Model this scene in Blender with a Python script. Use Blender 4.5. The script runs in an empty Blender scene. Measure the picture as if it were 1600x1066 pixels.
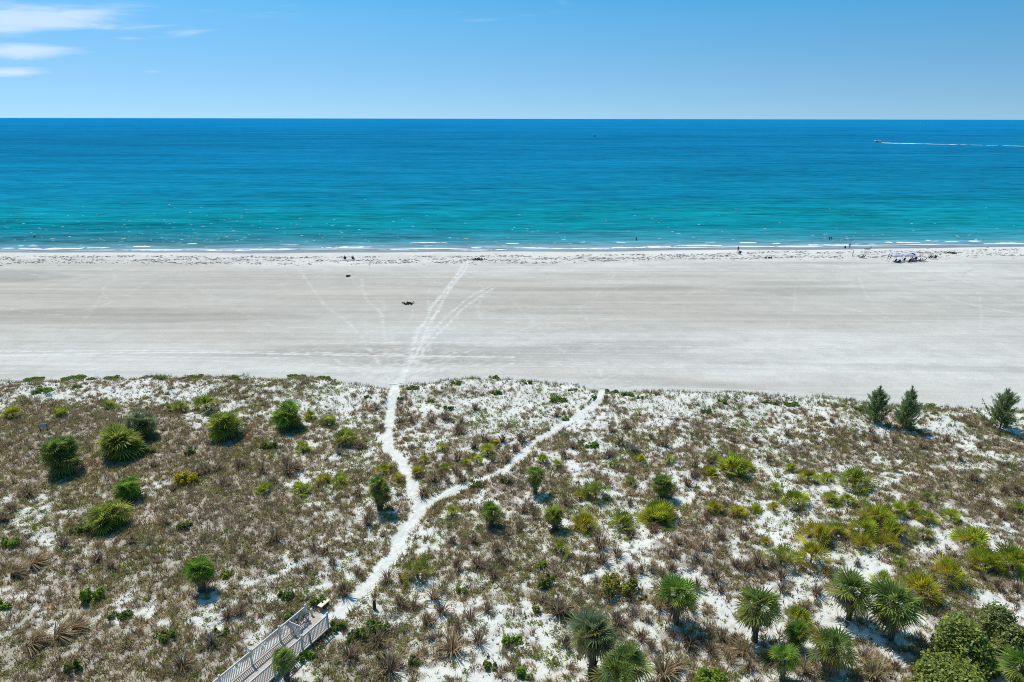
import bpy, math, random
import numpy as np
from mathutils import Vector, Matrix
R = math.radians
rng = np.random.default_rng(7)
random.seed(7)
scene = bpy.context.scene
col = scene.collection

# ------------------------------------------------------------------ camera
H = 34.0
FPX, CX, CY = 1067.0, 800.0, 533.0
PITCH = math.atan((CY - 185.5) / FPX)
ROLL = R(0.107)
r0 = np.array([1.0, 0, 0]); u0 = np.array([0, math.sin(PITCH), math.cos(PITCH)])
FWD = np.array([0, math.cos(PITCH), -math.sin(PITCH)])
RIGHT = math.cos(ROLL) * r0 + math.sin(ROLL) * u0
UP = -math.sin(ROLL) * r0 + math.cos(ROLL) * u0
CAM = np.array([0, 0, H])
cam_d = bpy.data.cameras.new('camera'); cam_d.sensor_width = 36; cam_d.lens = 36 * FPX / 1600
cam_d.clip_start = 0.5; cam_d.clip_end = 400000
cam = bpy.data.objects.new('camera', cam_d); col.objects.link(cam)
cam.matrix_world = Matrix(((RIGHT[0], UP[0], -FWD[0], 0), (RIGHT[1], UP[1], -FWD[1], 0), (RIGHT[2], UP[2], -FWD[2], H), (0, 0, 0, 1)))
scene.camera = cam

def ray(px, py):
    return FWD + RIGHT * ((px - CX) / FPX) + UP * ((CY - py) / FPX)
def unproj(px, py, z=0.0):
    d = ray(px, py); t = (z - H) / d[2]
    return CAM + d * t
def proj(P):
    v = np.asarray(P, float) - CAM
    w = v @ FWD
    return np.stack([CX + FPX * (v @ RIGHT) / w, CY - FPX * (v @ UP) / w], -1)

# ------------------------------------------------------------------ numpy noise
def _hash(ix, iy, seed):
    n = (ix.astype(np.int64) * 374761393 + iy.astype(np.int64) * 668265263 + seed * 974634777) & 0xffffffff
    n = ((n ^ (n >> 13)) * 1274126177) & 0xffffffff
    n = n ^ (n >> 16)
    return (n & 0xffffff) / float(0xffffff)
def vnoise(x, y, seed=0):
    x = np.asarray(x, float); y = np.asarray(y, float)
    ix = np.floor(x); iy = np.floor(y); fx = x - ix; fy = y - iy
    fx = fx * fx * fx * (fx * (fx * 6 - 15) + 10); fy = fy * fy * fy * (fy * (fy * 6 - 15) + 10)
    a = _hash(ix, iy, seed); b = _hash(ix + 1, iy, seed); c = _hash(ix, iy + 1, seed); d = _hash(ix + 1, iy + 1, seed)
    return (a + (b - a) * fx) * (1 - fy) + (c + (d - c) * fx) * fy
def fbm(x, y, seed=0, octv=4, gain=0.5):
    s = 0; a = 1; t = 0; ca, sa = math.cos(0.6), math.sin(0.6)
    for i in range(octv):
        s = s + a * vnoise(x, y, seed + i * 17); t += a; a *= gain
        x, y = (x * ca - y * sa) * 2.03 + 5.3, (x * sa + y * ca) * 2.03 + 1.7
    return s / t
def sstep(a, b, x):
    t = np.clip((x - a) / (b - a), 0, 1); return t * t * (3 - 2 * t)

# ------------------------------------------------------------------ the lie of the land
SEA_Z = -1.2
def line_from_px(pts, z):
    P = np.array([unproj(a, b, z)[:2] for a, b in pts]); P = P[np.argsort(P[:, 0])]
    s0 = (P[1, 1] - P[0, 1]) / (P[1, 0] - P[0, 0]); s1 = (P[-1, 1] - P[-2, 1]) / (P[-1, 0] - P[-2, 0])
    P = np.vstack([[P[0, 0] - 2000, P[0, 1] - 2000 * s0 * .3], P, [P[-1, 0] + 2000, P[-1, 1] + 2000 * s1 * .3]])
    return lambda x: np.interp(x, P[:, 0], P[:, 1])
edge_y = line_from_px([(-200, 594), (0, 594), (200, 587), (420, 587), (560, 594), (612, 604), (650, 596), (800, 588), (900, 600), (940, 610), (1000, 606), (1200, 612), (1350, 622), (1480, 632), (1600, 642), (1750, 655)], 0.1)
shore_y = line_from_px([(-100, 392.4), (0, 392), (500, 391.5), (900, 390), (1300, 386), (1600, 382), (1700, 380.6)], SEA_Z)

def terrain(x, y):
    x = np.asarray(x, float); y = np.asarray(y, float)
    e = edge_y(x) + 1.6 * (vnoise(x * .35, y * 0 + 3.1, 5) - .5); s = shore_y(x)
    t = np.clip((y - e) / (s - e), 0, 1.6)
    beach = -0.05 - 0.45 * t + 0.10 * np.exp(-((t - .93) / .03) ** 2) - 0.75 * sstep(.93, 1.0, t) - 3.0 * np.clip(t - 1, 0, 1)
    beach = beach + 0.05 * (fbm(x * .08, y * .12, 3, 2) - .5)
    dune = 0.9 * (fbm(x * .11, y * .11, 11, 3) - .45) + 0.22 * (fbm(x * .55, y * .55, 21, 3) - .5)
    dune = dune + 0.45 * np.exp(-((y - e + 3.5) / 3.2) ** 2)
    dune = dune + 0.10 * (fbm(x * 1.7, y * 1.7, 29, 2) - .5)
    w = sstep(-0.3, 2.2, e - y)
    # the trodden path lies a little lower
    return beach * (1 - w) + dune * w

def ground_at(px, py):
    z = 0.0
    for _ in range(12):
        P = unproj(px, py, z); z = .5 * z + .5 * float(terrain(P[0], P[1]))
    P = unproj(px, py, z); P[2] = float(terrain(P[0], P[1])); return P

def height_for(P, py):
    """height above P at which a point projects on image row py"""
    lo, hi = 0.0, 30.0
    for _ in range(40):
        m = (lo + hi) / 2
        if proj(P + np.array([0, 0, m]))[1] > py: lo = m
        else: hi = m
    return lo
def px_to_m(P, n):
    return n * float((P - CAM) @ FWD) / FPX

# ------------------------------------------------------------------ object helpers
def tag(o, label=None, cat=None, group=None, kind=None):
    if label: o['label'] = label
    if cat: o['category'] = cat
    if group: o['group'] = group
    if kind: o['kind'] = kind
    return o
def empty(name, loc, rz=0):
    o = bpy.data.objects.new(name, None); col.objects.link(o); o.location = [float(v) for v in loc]; o.rotation_euler.z = rz
    o.empty_display_size = .3
    return o
def link(name, me, mat=None, parent=None, loc=None, rz=0):
    o = bpy.data.objects.new(name, me); col.objects.link(o)
    if mat is not None and not me.materials: me.materials.append(mat)
    if parent is not None: o.parent = parent
    if loc is not None: o.location = [float(v) for v in loc]
    if rz: o.rotation_euler.z = rz
    return o
def mesh_np(name, V, F, C=None, smooth=False, attrs=None):
    """V (n,3); F (m,k) int array, one face size; C (n,3) point colours"""
    me = bpy.data.meshes.new(name)
    V = np.ascontiguousarray(V, np.float32); F = np.ascontiguousarray(F, np.int32); k = F.shape[1]
    me.vertices.add(len(V)); me.vertices.foreach_set('co', V.ravel())
    me.loops.add(F.size); me.loops.foreach_set('vertex_index', F.ravel())
    me.polygons.add(len(F)); me.polygons.foreach_set('loop_start', np.arange(0, F.size, k, dtype=np.int32))
    try: me.polygons.foreach_set('loop_total', np.full(len(F), k, np.int32))
    except Exception: pass
    me.update(calc_edges=True); me.validate()
    me.polygons.foreach_set('use_smooth', np.full(len(me.polygons), bool(smooth)))
    if C is not None:
        a = me.color_attributes.new('Col', 'FLOAT_COLOR', 'POINT')
        a.data.foreach_set('color', np.ascontiguousarray(np.hstack([C, np.ones((len(C), 1))]), np.float32).ravel())
    for n, v in (attrs or {}).items():
        a = me.attributes.new(n, 'FLOAT', 'POINT'); a.data.foreach_set('value', np.ascontiguousarray(v, np.float32))
    return me

class MB:
    """collects boxes, tubes and faces into one mesh"""
    def __init__(s): s.v = []; s.f = []
    def add(s, V, F):
        o = len(s.v); s.v += [tuple(float(q) for q in p) for p in V]; s.f += [tuple(i + o for i in f) for f in F]; return s
    def box(s, c, size, M=None):
        x, y, z = [q / 2 for q in size]
        V = [Vector(p) for p in ((-x, -y, -z), (x, -y, -z), (x, y, -z), (-x, y, -z), (-x, -y, z), (x, -y, z), (x, y, z), (-x, y, z))]
        if M is not None: V = [M @ p for p in V]
        V = [p + Vector(c) for p in V]
        return s.add(V, [(0, 3, 2, 1), (4, 5, 6, 7), (0, 1, 5, 4), (1, 2, 6, 5), (2, 3, 7, 6), (3, 0, 4, 7)])
    def bar(s, a, b, w, h):
        a = Vector([float(q) for q in a]); b = Vector([float(q) for q in b]); d = b - a
        M = d.to_track_quat('X', 'Z').to_matrix()
        return s.box((a + b) / 2, (d.length, w, h), M)
    def tube(s, pts, rad, n=8, cap=True):
        pts = [Vector([float(q) for q in p]) for p in pts]
        if not hasattr(rad, '__len__'): rad = [rad] * len(pts)
        V = []; F = []
        for i, p in enumerate(pts):
            d = (pts[min(i + 1, len(pts) - 1)] - pts[max(i - 1, 0)]).normalized()
            a = d.orthogonal().normalized() if i == 0 else (a - d * a.dot(d)).normalized()
            b = d.cross(a)
            for k in range(n):
                t = 2 * math.pi * k / n; V.append(p + (a * math.cos(t) + b * math.sin(t)) * rad[i])
        for i in range(len(pts) - 1):
            for k in range(n):
                k2 = (k + 1) % n; F.append((i * n + k, i * n + k2, (i + 1) * n + k2, (i + 1) * n + k))
        if cap: F += [tuple(range(n))[::-1], tuple(range((len(pts) - 1) * n, len(pts) * n))]
        return s.add(V, F)
    def torus(s, c, Rr, r, axis='x', n=20, m=6):
        V = []; F = []
        for i in range(n):
            t = 2 * math.pi * i / n
            for j in range(m):
                q = 2 * math.pi * j / m; rr = Rr + r * math.cos(q); a, b, h = rr * math.cos(t), rr * math.sin(t), r * math.sin(q)
                p = {'x': (h, a, b), 'y': (a, h, b), 'z': (a, b, h)}[axis]
                V.append((p[0] + c[0], p[1] + c[1], p[2] + c[2]))
        for i in range(n):
            for j in range(m):
                F.append((i * m + j, ((i + 1) % n) * m + j, ((i + 1) % n) * m + (j + 1) % m, i * m + (j + 1) % m))
        return s.add(V, F)
    def build(s, name, mat, parent=None, loc=None, rz=0, bevel=0, smooth=False):
        me = bpy.data.meshes.new(name); me.from_pydata(s.v, [], s.f); me.update()
        if smooth: me.polygons.foreach_set('use_smooth', [True] * len(me.polygons))
        o = link(name, me, mat, parent, loc, rz)
        if bevel:
            m = o.modifiers.new('bevel', 'BEVEL'); m.width = bevel; m.segments = 2; m.limit_method = 'ANGLE'
        return o

# ------------------------------------------------------------------ materials
def new_mat(name):
    m = bpy.data.materials.new(name); m.use_nodes = True; nt = m.node_tree
    for n in list(nt.nodes): nt.nodes.remove(n)
    return m, nt, nt.nodes, nt.links
def N(nt, typ, **kw):
    n = nt.nodes.new(typ)
    for k, v in kw.items():
        if k.startswith('i_'):
            n.inputs[k[2:].replace('_', ' ')].default_value = v
        else: setattr(n, k, v)
    return n
def plain(name, rgb, rough=.6, spec=.4, var=.12, scale=14, metal=0, bump=.0):
    m, nt, nd, lk = new_mat(name)
    out = N(nt, 'ShaderNodeOutputMaterial'); b = N(nt, 'ShaderNodeBsdfPrincipled', i_Roughness=rough, i_Metallic=metal); b.inputs['Specular IOR Level'].default_value = spec
    tc = N(nt, 'ShaderNodeTexCoord'); no = N(nt, 'ShaderNodeTexNoise', i_Scale=scale, i_Detail=5.0)
    lk.new(tc.outputs['Object'], no.inputs['Vector'])
    mx = N(nt, 'ShaderNodeMix', data_type='RGBA'); mx.inputs[6].default_value = [c * (1 - var) for c in rgb] + [1]; mx.inputs[7].default_value = [min(1, c * (1 + var)) for c in rgb] + [1]
    lk.new(no.outputs['Fac'], mx.inputs[0]); lk.new(mx.outputs[2], b.inputs['Base Color'])
    if bump:
        bp = N(nt, 'ShaderNodeBump', i_Strength=bump, i_Distance=.02); lk.new(no.outputs['Fac'], bp.inputs['Height']); lk.new(bp.outputs['Normal'], b.inputs['Normal'])
    lk.new(b.outputs['BSDF'], out.inputs['Surface']); return m
def leafy(name, trans=.3, rough=.55, spec=.3, sat=1.0):
    m, nt, nd, lk = new_mat(name)
    out = N(nt, 'ShaderNodeOutputMaterial'); b = N(nt, 'ShaderNodeBsdfPrincipled', i_Roughness=rough); b.inputs['Specular IOR Level'].default_value = spec
    at = N(nt, 'ShaderNodeAttribute', attribute_name='Col')
    t = N(nt, 'ShaderNodeBsdfTranslucent'); mx = N(nt, 'ShaderNodeMixShader', i_Fac=trans)
    hs = N(nt, 'ShaderNodeHueSaturation'); hs.inputs['Value'].default_value = 1.5; hs.inputs['Hue'].default_value = .49; hs.inputs['Saturation'].default_value = sat
    lk.new(at.outputs['Color'], b.inputs['Base Color']); lk.new(at.outputs['Color'], hs.inputs['Color']); lk.new(hs.outputs['Color'], t.inputs['Color'])
    lk.new(b.outputs['BSDF'], mx.inputs[1]); lk.new(t.outputs['BSDF'], mx.inputs[2]); lk.new(mx.outputs['Shader'], out.inputs['Surface'])
    return m
def sandy(name, fine=7.0, var=.10, bump=.5, dist=.06, pock=2.2):
    """sand: colour attribute x grain, with footprints and grain as relief"""
    m, nt, nd, lk = new_mat(name)
    out = N(nt, 'ShaderNodeOutputMaterial'); b = N(nt, 'ShaderNodeBsdfPrincipled', i_Roughness=.9); b.inputs['Specular IOR Level'].default_value = .15
    at = N(nt, 'ShaderNodeAttribute', attribute_name='Col'); wet = N(nt, 'ShaderNodeAttribute', attribute_name='wet')
    tc = N(nt, 'ShaderNodeTexCoord')
    n1 = N(nt, 'ShaderNodeTexNoise', i_Scale=fine, i_Detail=6.0, i_Roughness=.65); n2 = N(nt, 'ShaderNodeTexNoise', i_Scale=pock, i_Detail=4.0, i_Roughness=.7)
    lk.new(tc.outputs['Object'], n1.inputs['Vector']); lk.new(tc.outputs['Object'], n2.inputs['Vector'])
    mr = N(nt, 'ShaderNodeMapRange'); mr.inputs['From Min'].default_value = .25; mr.inputs['From Max'].default_value = .75
    mr.inputs['To Min'].default_value = 1 - var; mr.inputs['To Max'].default_value = 1 + var
    lk.new(n1.outputs['Fac'], mr.inputs['Value'])
    mu = N(nt, 'ShaderNodeVectorMath', operation='SCALE'); lk.new(at.outputs['Color'], mu.inputs[0]); lk.new(mr.outputs['Result'], mu.inputs['Scale'])
    lk.new(mu.outputs['Vector'], b.inputs['Base Color'])
    ad = N(nt, 'ShaderNodeMath', operation='MULTIPLY_ADD'); ad.inputs[1].default_value = .35
    lk.new(n1.outputs['Fac'], ad.inputs[0]); lk.new(n2.outputs['Fac'], ad.inputs[2])
    sc = N(nt, 'ShaderNodeMath', operation='SUBTRACT'); sc.inputs[0].default_value = 1; lk.new(wet.outputs['Fac'], sc.inputs[1])
    sb = N(nt, 'ShaderNodeMath', operation='MULTIPLY'); sb.inputs[1].default_value = bump; lk.new(sc.outputs[0], sb.inputs[0])
    bp = N(nt, 'ShaderNodeBump', i_Distance=dist); lk.new(sb.outputs[0], bp.inputs['Strength']); lk.new(ad.outputs[0], bp.inputs['Height']); lk.new(bp.outputs['Normal'], b.inputs['Normal'])
    rr = N(nt, 'ShaderNodeMapRange'); rr.inputs['To Min'].default_value = .92; rr.inputs['To Max'].default_value = .4; lk.new(wet.outputs['Fac'], rr.inputs['Value']); lk.new(rr.outputs['Result'], b.inputs['Roughness'])
    sp = N(nt, 'ShaderNodeMapRange'); sp.inputs['To Min'].default_value = .1; sp.inputs['To Max'].default_value = .3; lk.new(wet.outputs['Fac'], sp.inputs['Value']); lk.new(sp.outputs['Result'], b.inputs['Specular IOR Level'])
    lk.new(b.outputs['BSDF'], out.inputs['Surface']); return m

M_DUNE = sandy('dune sand', 6.0, .10, .9, .10, 2.6)
M_BEACH = sandy('beach sand', 4.0, .12, 1.0, .07, 1.1)
M_PATH = sandy('trodden sand', 8.0, .10, 1.0, .10, 3.2)
M_PALM = leafy('palm leaf', .45, .6, .15)
M_DEAD = leafy('dead palm leaf', .15, .8, .1)
M_GRASS = leafy('dry grass blade', .38, .8, .1)
M_COVER = leafy('ground cover leaf', .45, .7, .12)
M_GRAPE = leafy('sea grape leaf', .34, .5, .3)
M_NEEDLE = leafy('needle spray', .42, .7, .1)
M_TRUNK = plain('palm trunk bark', (.13, .105, .08), .95, .1, .35, 9, bump=.6)
M_TWIG = plain('grey dead twig', (.27, .235, .20), .95, .1, .25, 20)
M_WHITE = plain('white vinyl railing', (.58, .575, .56), .6, .25, .14, 4)
M_DECK = plain('weathered deck plank', (.50, .41, .33), .85, .2, .28, 4)
M_UNDER = plain('grey treated timber', (.22, .19, .16), .9, .15, .2, 8)
M_BENCH = plain('cream bench board', (.74, .66, .49), .6, .3, .08, 5)
M_DARKW = plain('dark weathered post', (.06, .05, .045), .9, .2, .3, 15)
M_WEED = plain('dried seaweed', (.055, .05, .032), .95, .1, .45, 3)
M_HULL = plain('white boat gelcoat', (.82, .83, .84), .3, .5, .03, 2)
M_NAVY = plain('navy canvas', (.022, .024, .06), .7, .3, .2, 4)
M_BLACK = plain('black rubber', (.015, .015, .016), .6, .4, .2, 9)
M_BROWNM = plain('bronze bicycle frame', (.19, .09, .06), .4, .5, .1, 9)
M_GREYM = plain('grey metal', (.35, .36, .38), .4, .5, .1, 9, metal=.6)
M_CANOPY = plain('pale lavender canopy cloth', (.44, .44, .56), .7, .2, .06, 3)
M_SIGN = plain('grey sign board', (.42, .44, .48), .6, .3, .1, 8)
M_SAIL = plain('white sail cloth', (.85, .85, .83), .6, .3, .03, 1)
M_SKIN = plain('skin', (.42, .24, .16), .6, .3, .08, 20)
M_HAIR = plain('dark hair', (.03, .022, .018), .7, .3, .2, 30)
M_CLOTH1 = plain('dark swimwear', (.02, .025, .05), .8, .2, .1, 20)
M_CLOTH2 = plain('red shirt', (.34, .05, .05), .8, .2, .1, 20)
M_CLOTH3 = plain('blue grey shirt', (.12, .16, .24), .8, .2, .1, 20)

# ------------------------------------------------------------------ paths (pixel polylines, width in metres)
def smooth_line(pts, n=8):
    P = np.array(pts, float); out = []
    for i in range(len(P) - 1):
        p0, p1, p2, p3 = P[max(i - 1, 0)], P[i], P[i + 1], P[min(i + 2, len(P) - 1)]
        for k in range(n):
            t = k / n; out.append(.5 * ((2 * p1) + (p2 - p0) * t + (2 * p0 - 5 * p1 + 4 * p2 - p3) * t * t + (3 * p1 - p0 - 3 * p2 + p3) * t ** 3))
    out.append(P[-1]); return np.array(out)
MAIN_PX = [(514, 967), (532, 955), (556, 933), (580, 908), (604, 880), (620, 856), (634, 832), (648, 810), (655, 793), (648, 768), (637, 742), (622, 718), (608, 702), (604, 690), (607, 672), (610, 650), (613, 628), (617, 606), (622, 592)]
SIDE_PX = [(650, 802), (666, 789), (690, 776), (712, 764), (740, 754), (768, 744), (790, 733), (806, 718), (822, 702), (842, 686), (868, 671), (892, 656), (912, 644), (930, 630), (938, 620), (941, 610)]
MAIN = np.array([ground_at(*p)[:2] for p in smooth_line(MAIN_PX)])
SIDE = np.array([ground_at(*p)[:2] for p in smooth_line(SIDE_PX)])
def dist_to(line, x, y, chunk=20000):
    out = np.full(len(x), 1e9)
    A = line[:-1]; B = line[1:]; D = B - A; L = (D ** 2).sum(1) + 1e-9
    lo = line.min(0) - 12; hi = line.max(0) + 12
    idx = np.nonzero((x > lo[0]) & (x < hi[0]) & (y > lo[1]) & (y < hi[1]))[0]
    for s in range(0, len(idx), chunk):
        i = idx[s:s + chunk]; px = x[i][:, None] - A[:, 0]; py = y[i][:, None] - A[:, 1]
        t = np.clip((px * D[:, 0] + py * D[:, 1]) / L, 0, 1)
        d = np.hypot(px - t * D[:, 0], py - t * D[:, 1]); out[i] = d.min(1)
    return out

# ------------------------------------------------------------------ hand-painted cover of the dune: 32 columns of 50 px, 12 rows of 40 px from row 600
BROWN = ["22222222" "22222222" "22222222" "22222111",
         "99875632" "33334333" "33343333" "33333343",
         "98987777" "55546545" "55554555" "77777765",
         "77896777" "65556777" "66655564" "55567789",
         "44654677" "76645674" "65655675" "45455678",
         "55666778" "98754456" "66654666" "45555557",
         "76667778" "75455667" "66645667" "44445555",
         "76876864" "46644665" "76655555" "43444467",
         "57864853" "46855467" "56534544" "44434545",
         "55546533" "33466546" "44543465" "54334445",
         "67667764" "23675445" "34566665" "66456555",
         "45467753" "22673545" "34456455" "66577655"]
GREEN = ["22222233" "32222223" "23222222" "22222222",
         "34433333" "33333222" "22222222" "22222222",
         "22223344" "43333222" "22232222" "22222222",
         "22222333" "33332333" "33322333" "33222222",
         "11222233" "34332222" "23332333" "33222222",
         "24543332" "23333333" "33333233" "22222222",
         "32332332" "33333333" "44322222" "22222222",
         "22222532" "34433434" "45422222" "22222222",
         "22233332" "34566333" "45322222" "22222222",
         "22233332" "22566432" "43222222" "22222233",
         "33345542" "23664322" "23222222" "22222344",
         "33445442" "23664322" "23222233" "22222344"]
BR = np.array([[int(c) for c in r] for r in BROWN], float) / 9; BR[:, 9:] *= .86; BR[1:, :9] *= 1.25; BR[0] *= .75; BR[1, 8:] *= .85; GR = np.array([[int(c) for c in r] for r in GREEN], float) / 9
def sample_map(Mp, px, py):
    u = np.clip((px - 25) / 50, 0, 30.999); v = np.clip((py - 620) / 40, 0, 10.999)
    i = u.astype(int); j = v.astype(int); fu = u - i; fv = v - j
    return (Mp[j, i] * (1 - fu) + Mp[j, i + 1] * fu) * (1 - fv) + (Mp[j + 1, i] * (1 - fu) + Mp[j + 1, i + 1] * fu) * fv
def rank01(a):
    o = np.empty(len(a)); o[np.argsort(a)] = np.linspace(0, 1, len(a)); return o
X0, X1, Y0, Y1 = -95.0, 92.0, 27.0, 96.0
# regular lookup of the patch noise so that ground and plants agree
def patch_noise(x, y, seed):
    return 0.30 * fbm(x * .22, y * .22, seed, 2) + 0.30 * fbm(x * .8, y * .8, seed + 5, 2) + 0.40 * fbm(x * 2.1, y * 2.1, seed + 9, 2)
_sx = rng.uniform(X0, X1, 20000); _sy = rng.uniform(Y0, Y1, 20000)
_cal = {s: np.sort(patch_noise(_sx, _sy, s)) for s in (100, 200)}
def patch01(x, y, seed): return np.searchsorted(_cal[seed], patch_noise(x, y, seed)) / 20000.0
def cover(x, y):
    z = terrain(x, y); q = proj(np.stack([x, y, z], -1))
    return sample_map(BR, q[:, 0], q[:, 1]), sample_map(GR, q[:, 0], q[:, 1])

# ------------------------------------------------------------------ dune ground
def grid(xs, ys):
    nx, ny = len(xs), len(ys); gx, gy = np.meshgrid(xs, ys); x = gx.ravel(); y = gy.ravel()
    i = np.arange(nx * ny).reshape(ny, nx)
    F = np.stack([i[:-1, :-1], i[:-1, 1:], i[1:, 1:], i[1:, :-1]], -1).reshape(-1, 4)
    return x, y, F
EDGE_MID = lambda x: edge_y(x) + 1.0
nx = 760; ny = 270
xs = np.linspace(-112, 108, nx); ts = np.linspace(0, 1, ny)
gx = np.repeat(xs[None, :], ny, 0); gy = 8 + (EDGE_MID(gx) - 8) * (1 - (1 - ts[:, None]) ** 1.0)
x = gx.ravel(); y = gy.ravel(); i = np.arange(nx * ny).reshape(ny, nx)
F = np.stack([i[:-1, :-1], i[:-1, 1:], i[1:, 1:], i[1:, :-1]], -1).reshape(-1, 4)
z = terrain(x, y)
dm = np.minimum(dist_to(MAIN, x, y), dist_to(SIDE, x, y) + .25)
z = z - 0.10 * np.exp(-(dm / .8) ** 2)
b, g = cover(x, y); pn = patch01(x, y, 100); pg = patch01(x, y, 200)
litter = sstep(.14, -.10, pn - b * 1.08) * .8 + .25 * sstep(.1, -.1, pg - g)
litter = np.clip(litter * (.45 + .9 * fbm(x * 2.3, y * 2.3, 51, 3)), 0, .8) * sstep(.5, 1.4, dm)
white = np.array([.665, .645, .565]); brown = np.array([.30, .25, .175])
tone = (.93 + .14 * fbm(x * .4, y * .4, 61, 3))[:, None]
C = (white * (1 - litter[:, None]) + brown * litter[:, None]) * tone
w = sstep(-.2, 1.6, edge_y(x) - y)[:, None]
C = C * w + np.array([.525, .508, .455]) * (1 - w)
o = link('ground', mesh_np('ground', np.stack([x, y, z], -1), F, C, True, {'wet': np.zeros(len(x))}), M_DUNE)
tag(o, kind='structure')
# land behind the drone and far to both sides, one coarse sheet a little lower
def coarse(name, xs, ys, dz, C0, mat):
    x, y, F = grid(xs, ys); z = np.zeros(len(x)) + dz
    tag(link(name, mesh_np(name, np.stack([x, y, z], -1), F, np.tile(C0, (len(x), 1)), True, {'wet': np.zeros(len(x))}), mat), kind='structure')
coarse('terrain', np.linspace(-3000, 3000, 60), np.linspace(-1500, 400, 40), -2.0, np.array([.30, .27, .21]), M_DUNE)

# ------------------------------------------------------------------ beach
TRAILS = [  # pixel polyline, half width m, strength
    ([(620, 604), (634, 570), (645, 545), (652, 520), (666, 499), (674, 480), (690, 461), (705, 441), (720, 421), (724, 408)], .55, 1.0),
    ([(622, 604), (642, 566), (656, 542), (668, 512), (682, 489), (692, 470), (706, 447), (727, 421), (730, 408)], .55, 1.0),
    ([(640, 572), (664, 532), (690, 502), (714, 481), (736, 463), (768, 446)], .4, .75),
    ([(646, 570), (676, 530), (704, 503), (722, 484), (746, 466), (772, 450)], .4, .75),
    ([(616, 602), (605, 560), (600, 520), (596, 490), (578, 474), (568, 458), (565, 436)], .35, .45),
    ([(612, 600), (580, 550), (545, 505), (512, 481), (498, 464), (470, 425), (462, 412)], .3, .5),
    ([(-60, 557), (120, 553), (260, 551), (400, 552), (600, 556), (800, 558)], .5, 1.4), ([(-60, 551), (140, 548), (300, 548), (480, 551), (640, 554)], .35, 1.1),
    ([(0, 566), (180, 562), (420, 566)], .3, .5), ([(120, 574), (330, 576), (560, 582)], .3, .4),
    ([(660, 560), (900, 566), (1200, 574), (1600, 596)], .3, .45), ([(700, 540), (1000, 541), (1300, 547), (1600, 560)], .3, .45),
    ([(940, 606), (935, 560), (925, 520), (905, 480)], .3, .2), ([(940, 606), (960, 560), (975, 510), (968, 470)], .25, .15),
    ([(940, 606), (890, 560), (850, 520), (800, 470)], .3, .3),
    ([(760, 488), (850, 478), (960, 474), (1100, 477)], .25, -.55), ([(1300, 440), (1400, 441), (1480, 438), (1600, 442)], .5, -.45),
    ([(1505, 432), (1512, 424), (1524, 422)], .3, -.8), ([(1505, 426), (1518, 434), (1530, 436)], .25, -.6), ([(1585, 436), (1600, 434)], .3, -.8),
    ([(1490, 470), (1545, 482), (1600, 492)], .5, .5), ([(1480, 455), (1540, 468), (1600, 476)], .4, .4),
    ([(0, 480), (90, 492), (180, 470), (230, 440)], .3, .35), ([(60, 560), (130, 500), (160, 460)], .3, .3),
    ([(1000, 440), (1120, 452), (1260, 470), (1400, 500)], .3, .35), ([(640, 600), (660, 575), (700, 556)], .4, .4), ([(600, 600), (560, 580), (520, 560)], .4, .4),
]
nx = 1150; ny = 330
xs = np.linspace(-235, 235, nx); gx = np.repeat(xs[None, :], ny, 0); ts = np.linspace(0, 1, ny)[:, None]
ya = EDGE_MID(gx) - .02; yb = shore_y(gx) + 14
gy = ya + (yb - ya) * ts
x = gx.ravel(); y = gy.ravel(); i = np.arange(nx * ny).reshape(ny, nx)
F = np.stack([i[:-1, :-1], i[:-1, 1:], i[1:, 1:], i[1:, :-1]], -1).reshape(-1, 4)
z = terrain(x, y); sd = shore_y(x) - y + 3.2 * (fbm(x * .022, y * 0 + 2, 105, 3) - .5)
fan_c = ground_at(622, 585)
yp = proj(np.stack([x, y, z], -1))[:, 1]
ykey = [383, 396, 399, 404, 412, 418, 440, 465, 480, 498, 530, 560, 590, 640]
val = np.interp(np.interp(sd, [0, 6, 14, 25, 45, 70, 88, 103, 120], [391, 397, 403, 412, 440, 485, 530, 575, 600]) + 9 * (fbm(x * .02, y * .05, 71, 3) - .5),
                [388, 397, 399, 403, 413, 422, 445, 466, 484, 505, 540, 600], [0, .05, 1.25, 1.05, .86, .60, .46, .26, .42, .62, .74, .84])
cz = lambda a: np.array(a)[None, :]
n1 = fbm(x * .011 + 9, y * .085 + .02 * x, 81, 4); n2 = fbm(x * .03 + 4, y * .5, 83, 3); n3 = fbm(x * .5, y * .5, 85, 3); n4 = fbm(x * .02 - 7, y * .12 - .02 * x, 86, 3)
tan_ = np.interp(sd, [20, 36, 50, 66, 76, 88, 100], [.05, .35, .75, .95, .9, .25, 0]) + 1.9 * (n1 - .5); tan_ = np.clip(tan_, 0, 1) * (1 - .75 * sstep(20, 110, x))
lite = np.interp(sd, [6, 8, 14, 24, 34, 60, 80, 95, 115], [.9, 1.5, 1.2, .8, .5, .45, .5, .62, .72]) + 1.1 * (n4 - .5) + .28 * (n2 - .5) + .6 * (n3 - .5)
lite = np.clip(lite, 0, 1.5)[:, None]
C = cz([.405, .386, .336]) + (cz([.565, .542, .478]) - cz([.405, .386, .336])) * lite
C = C * (1 - tan_[:, None] * .85) + cz([.43, .388, .322]) * (.86 + .28 * n2 + .1 * (n3 - .5))[:, None] * tan_[:, None] * .85
C = C * (1 - .16 * sstep(.60, .72, fbm(x * .016 + 31, y * .10, 89, 3)) * sstep(12, 25, sd))[:, None]
rt_ = np.random.default_rng(77)
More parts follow.
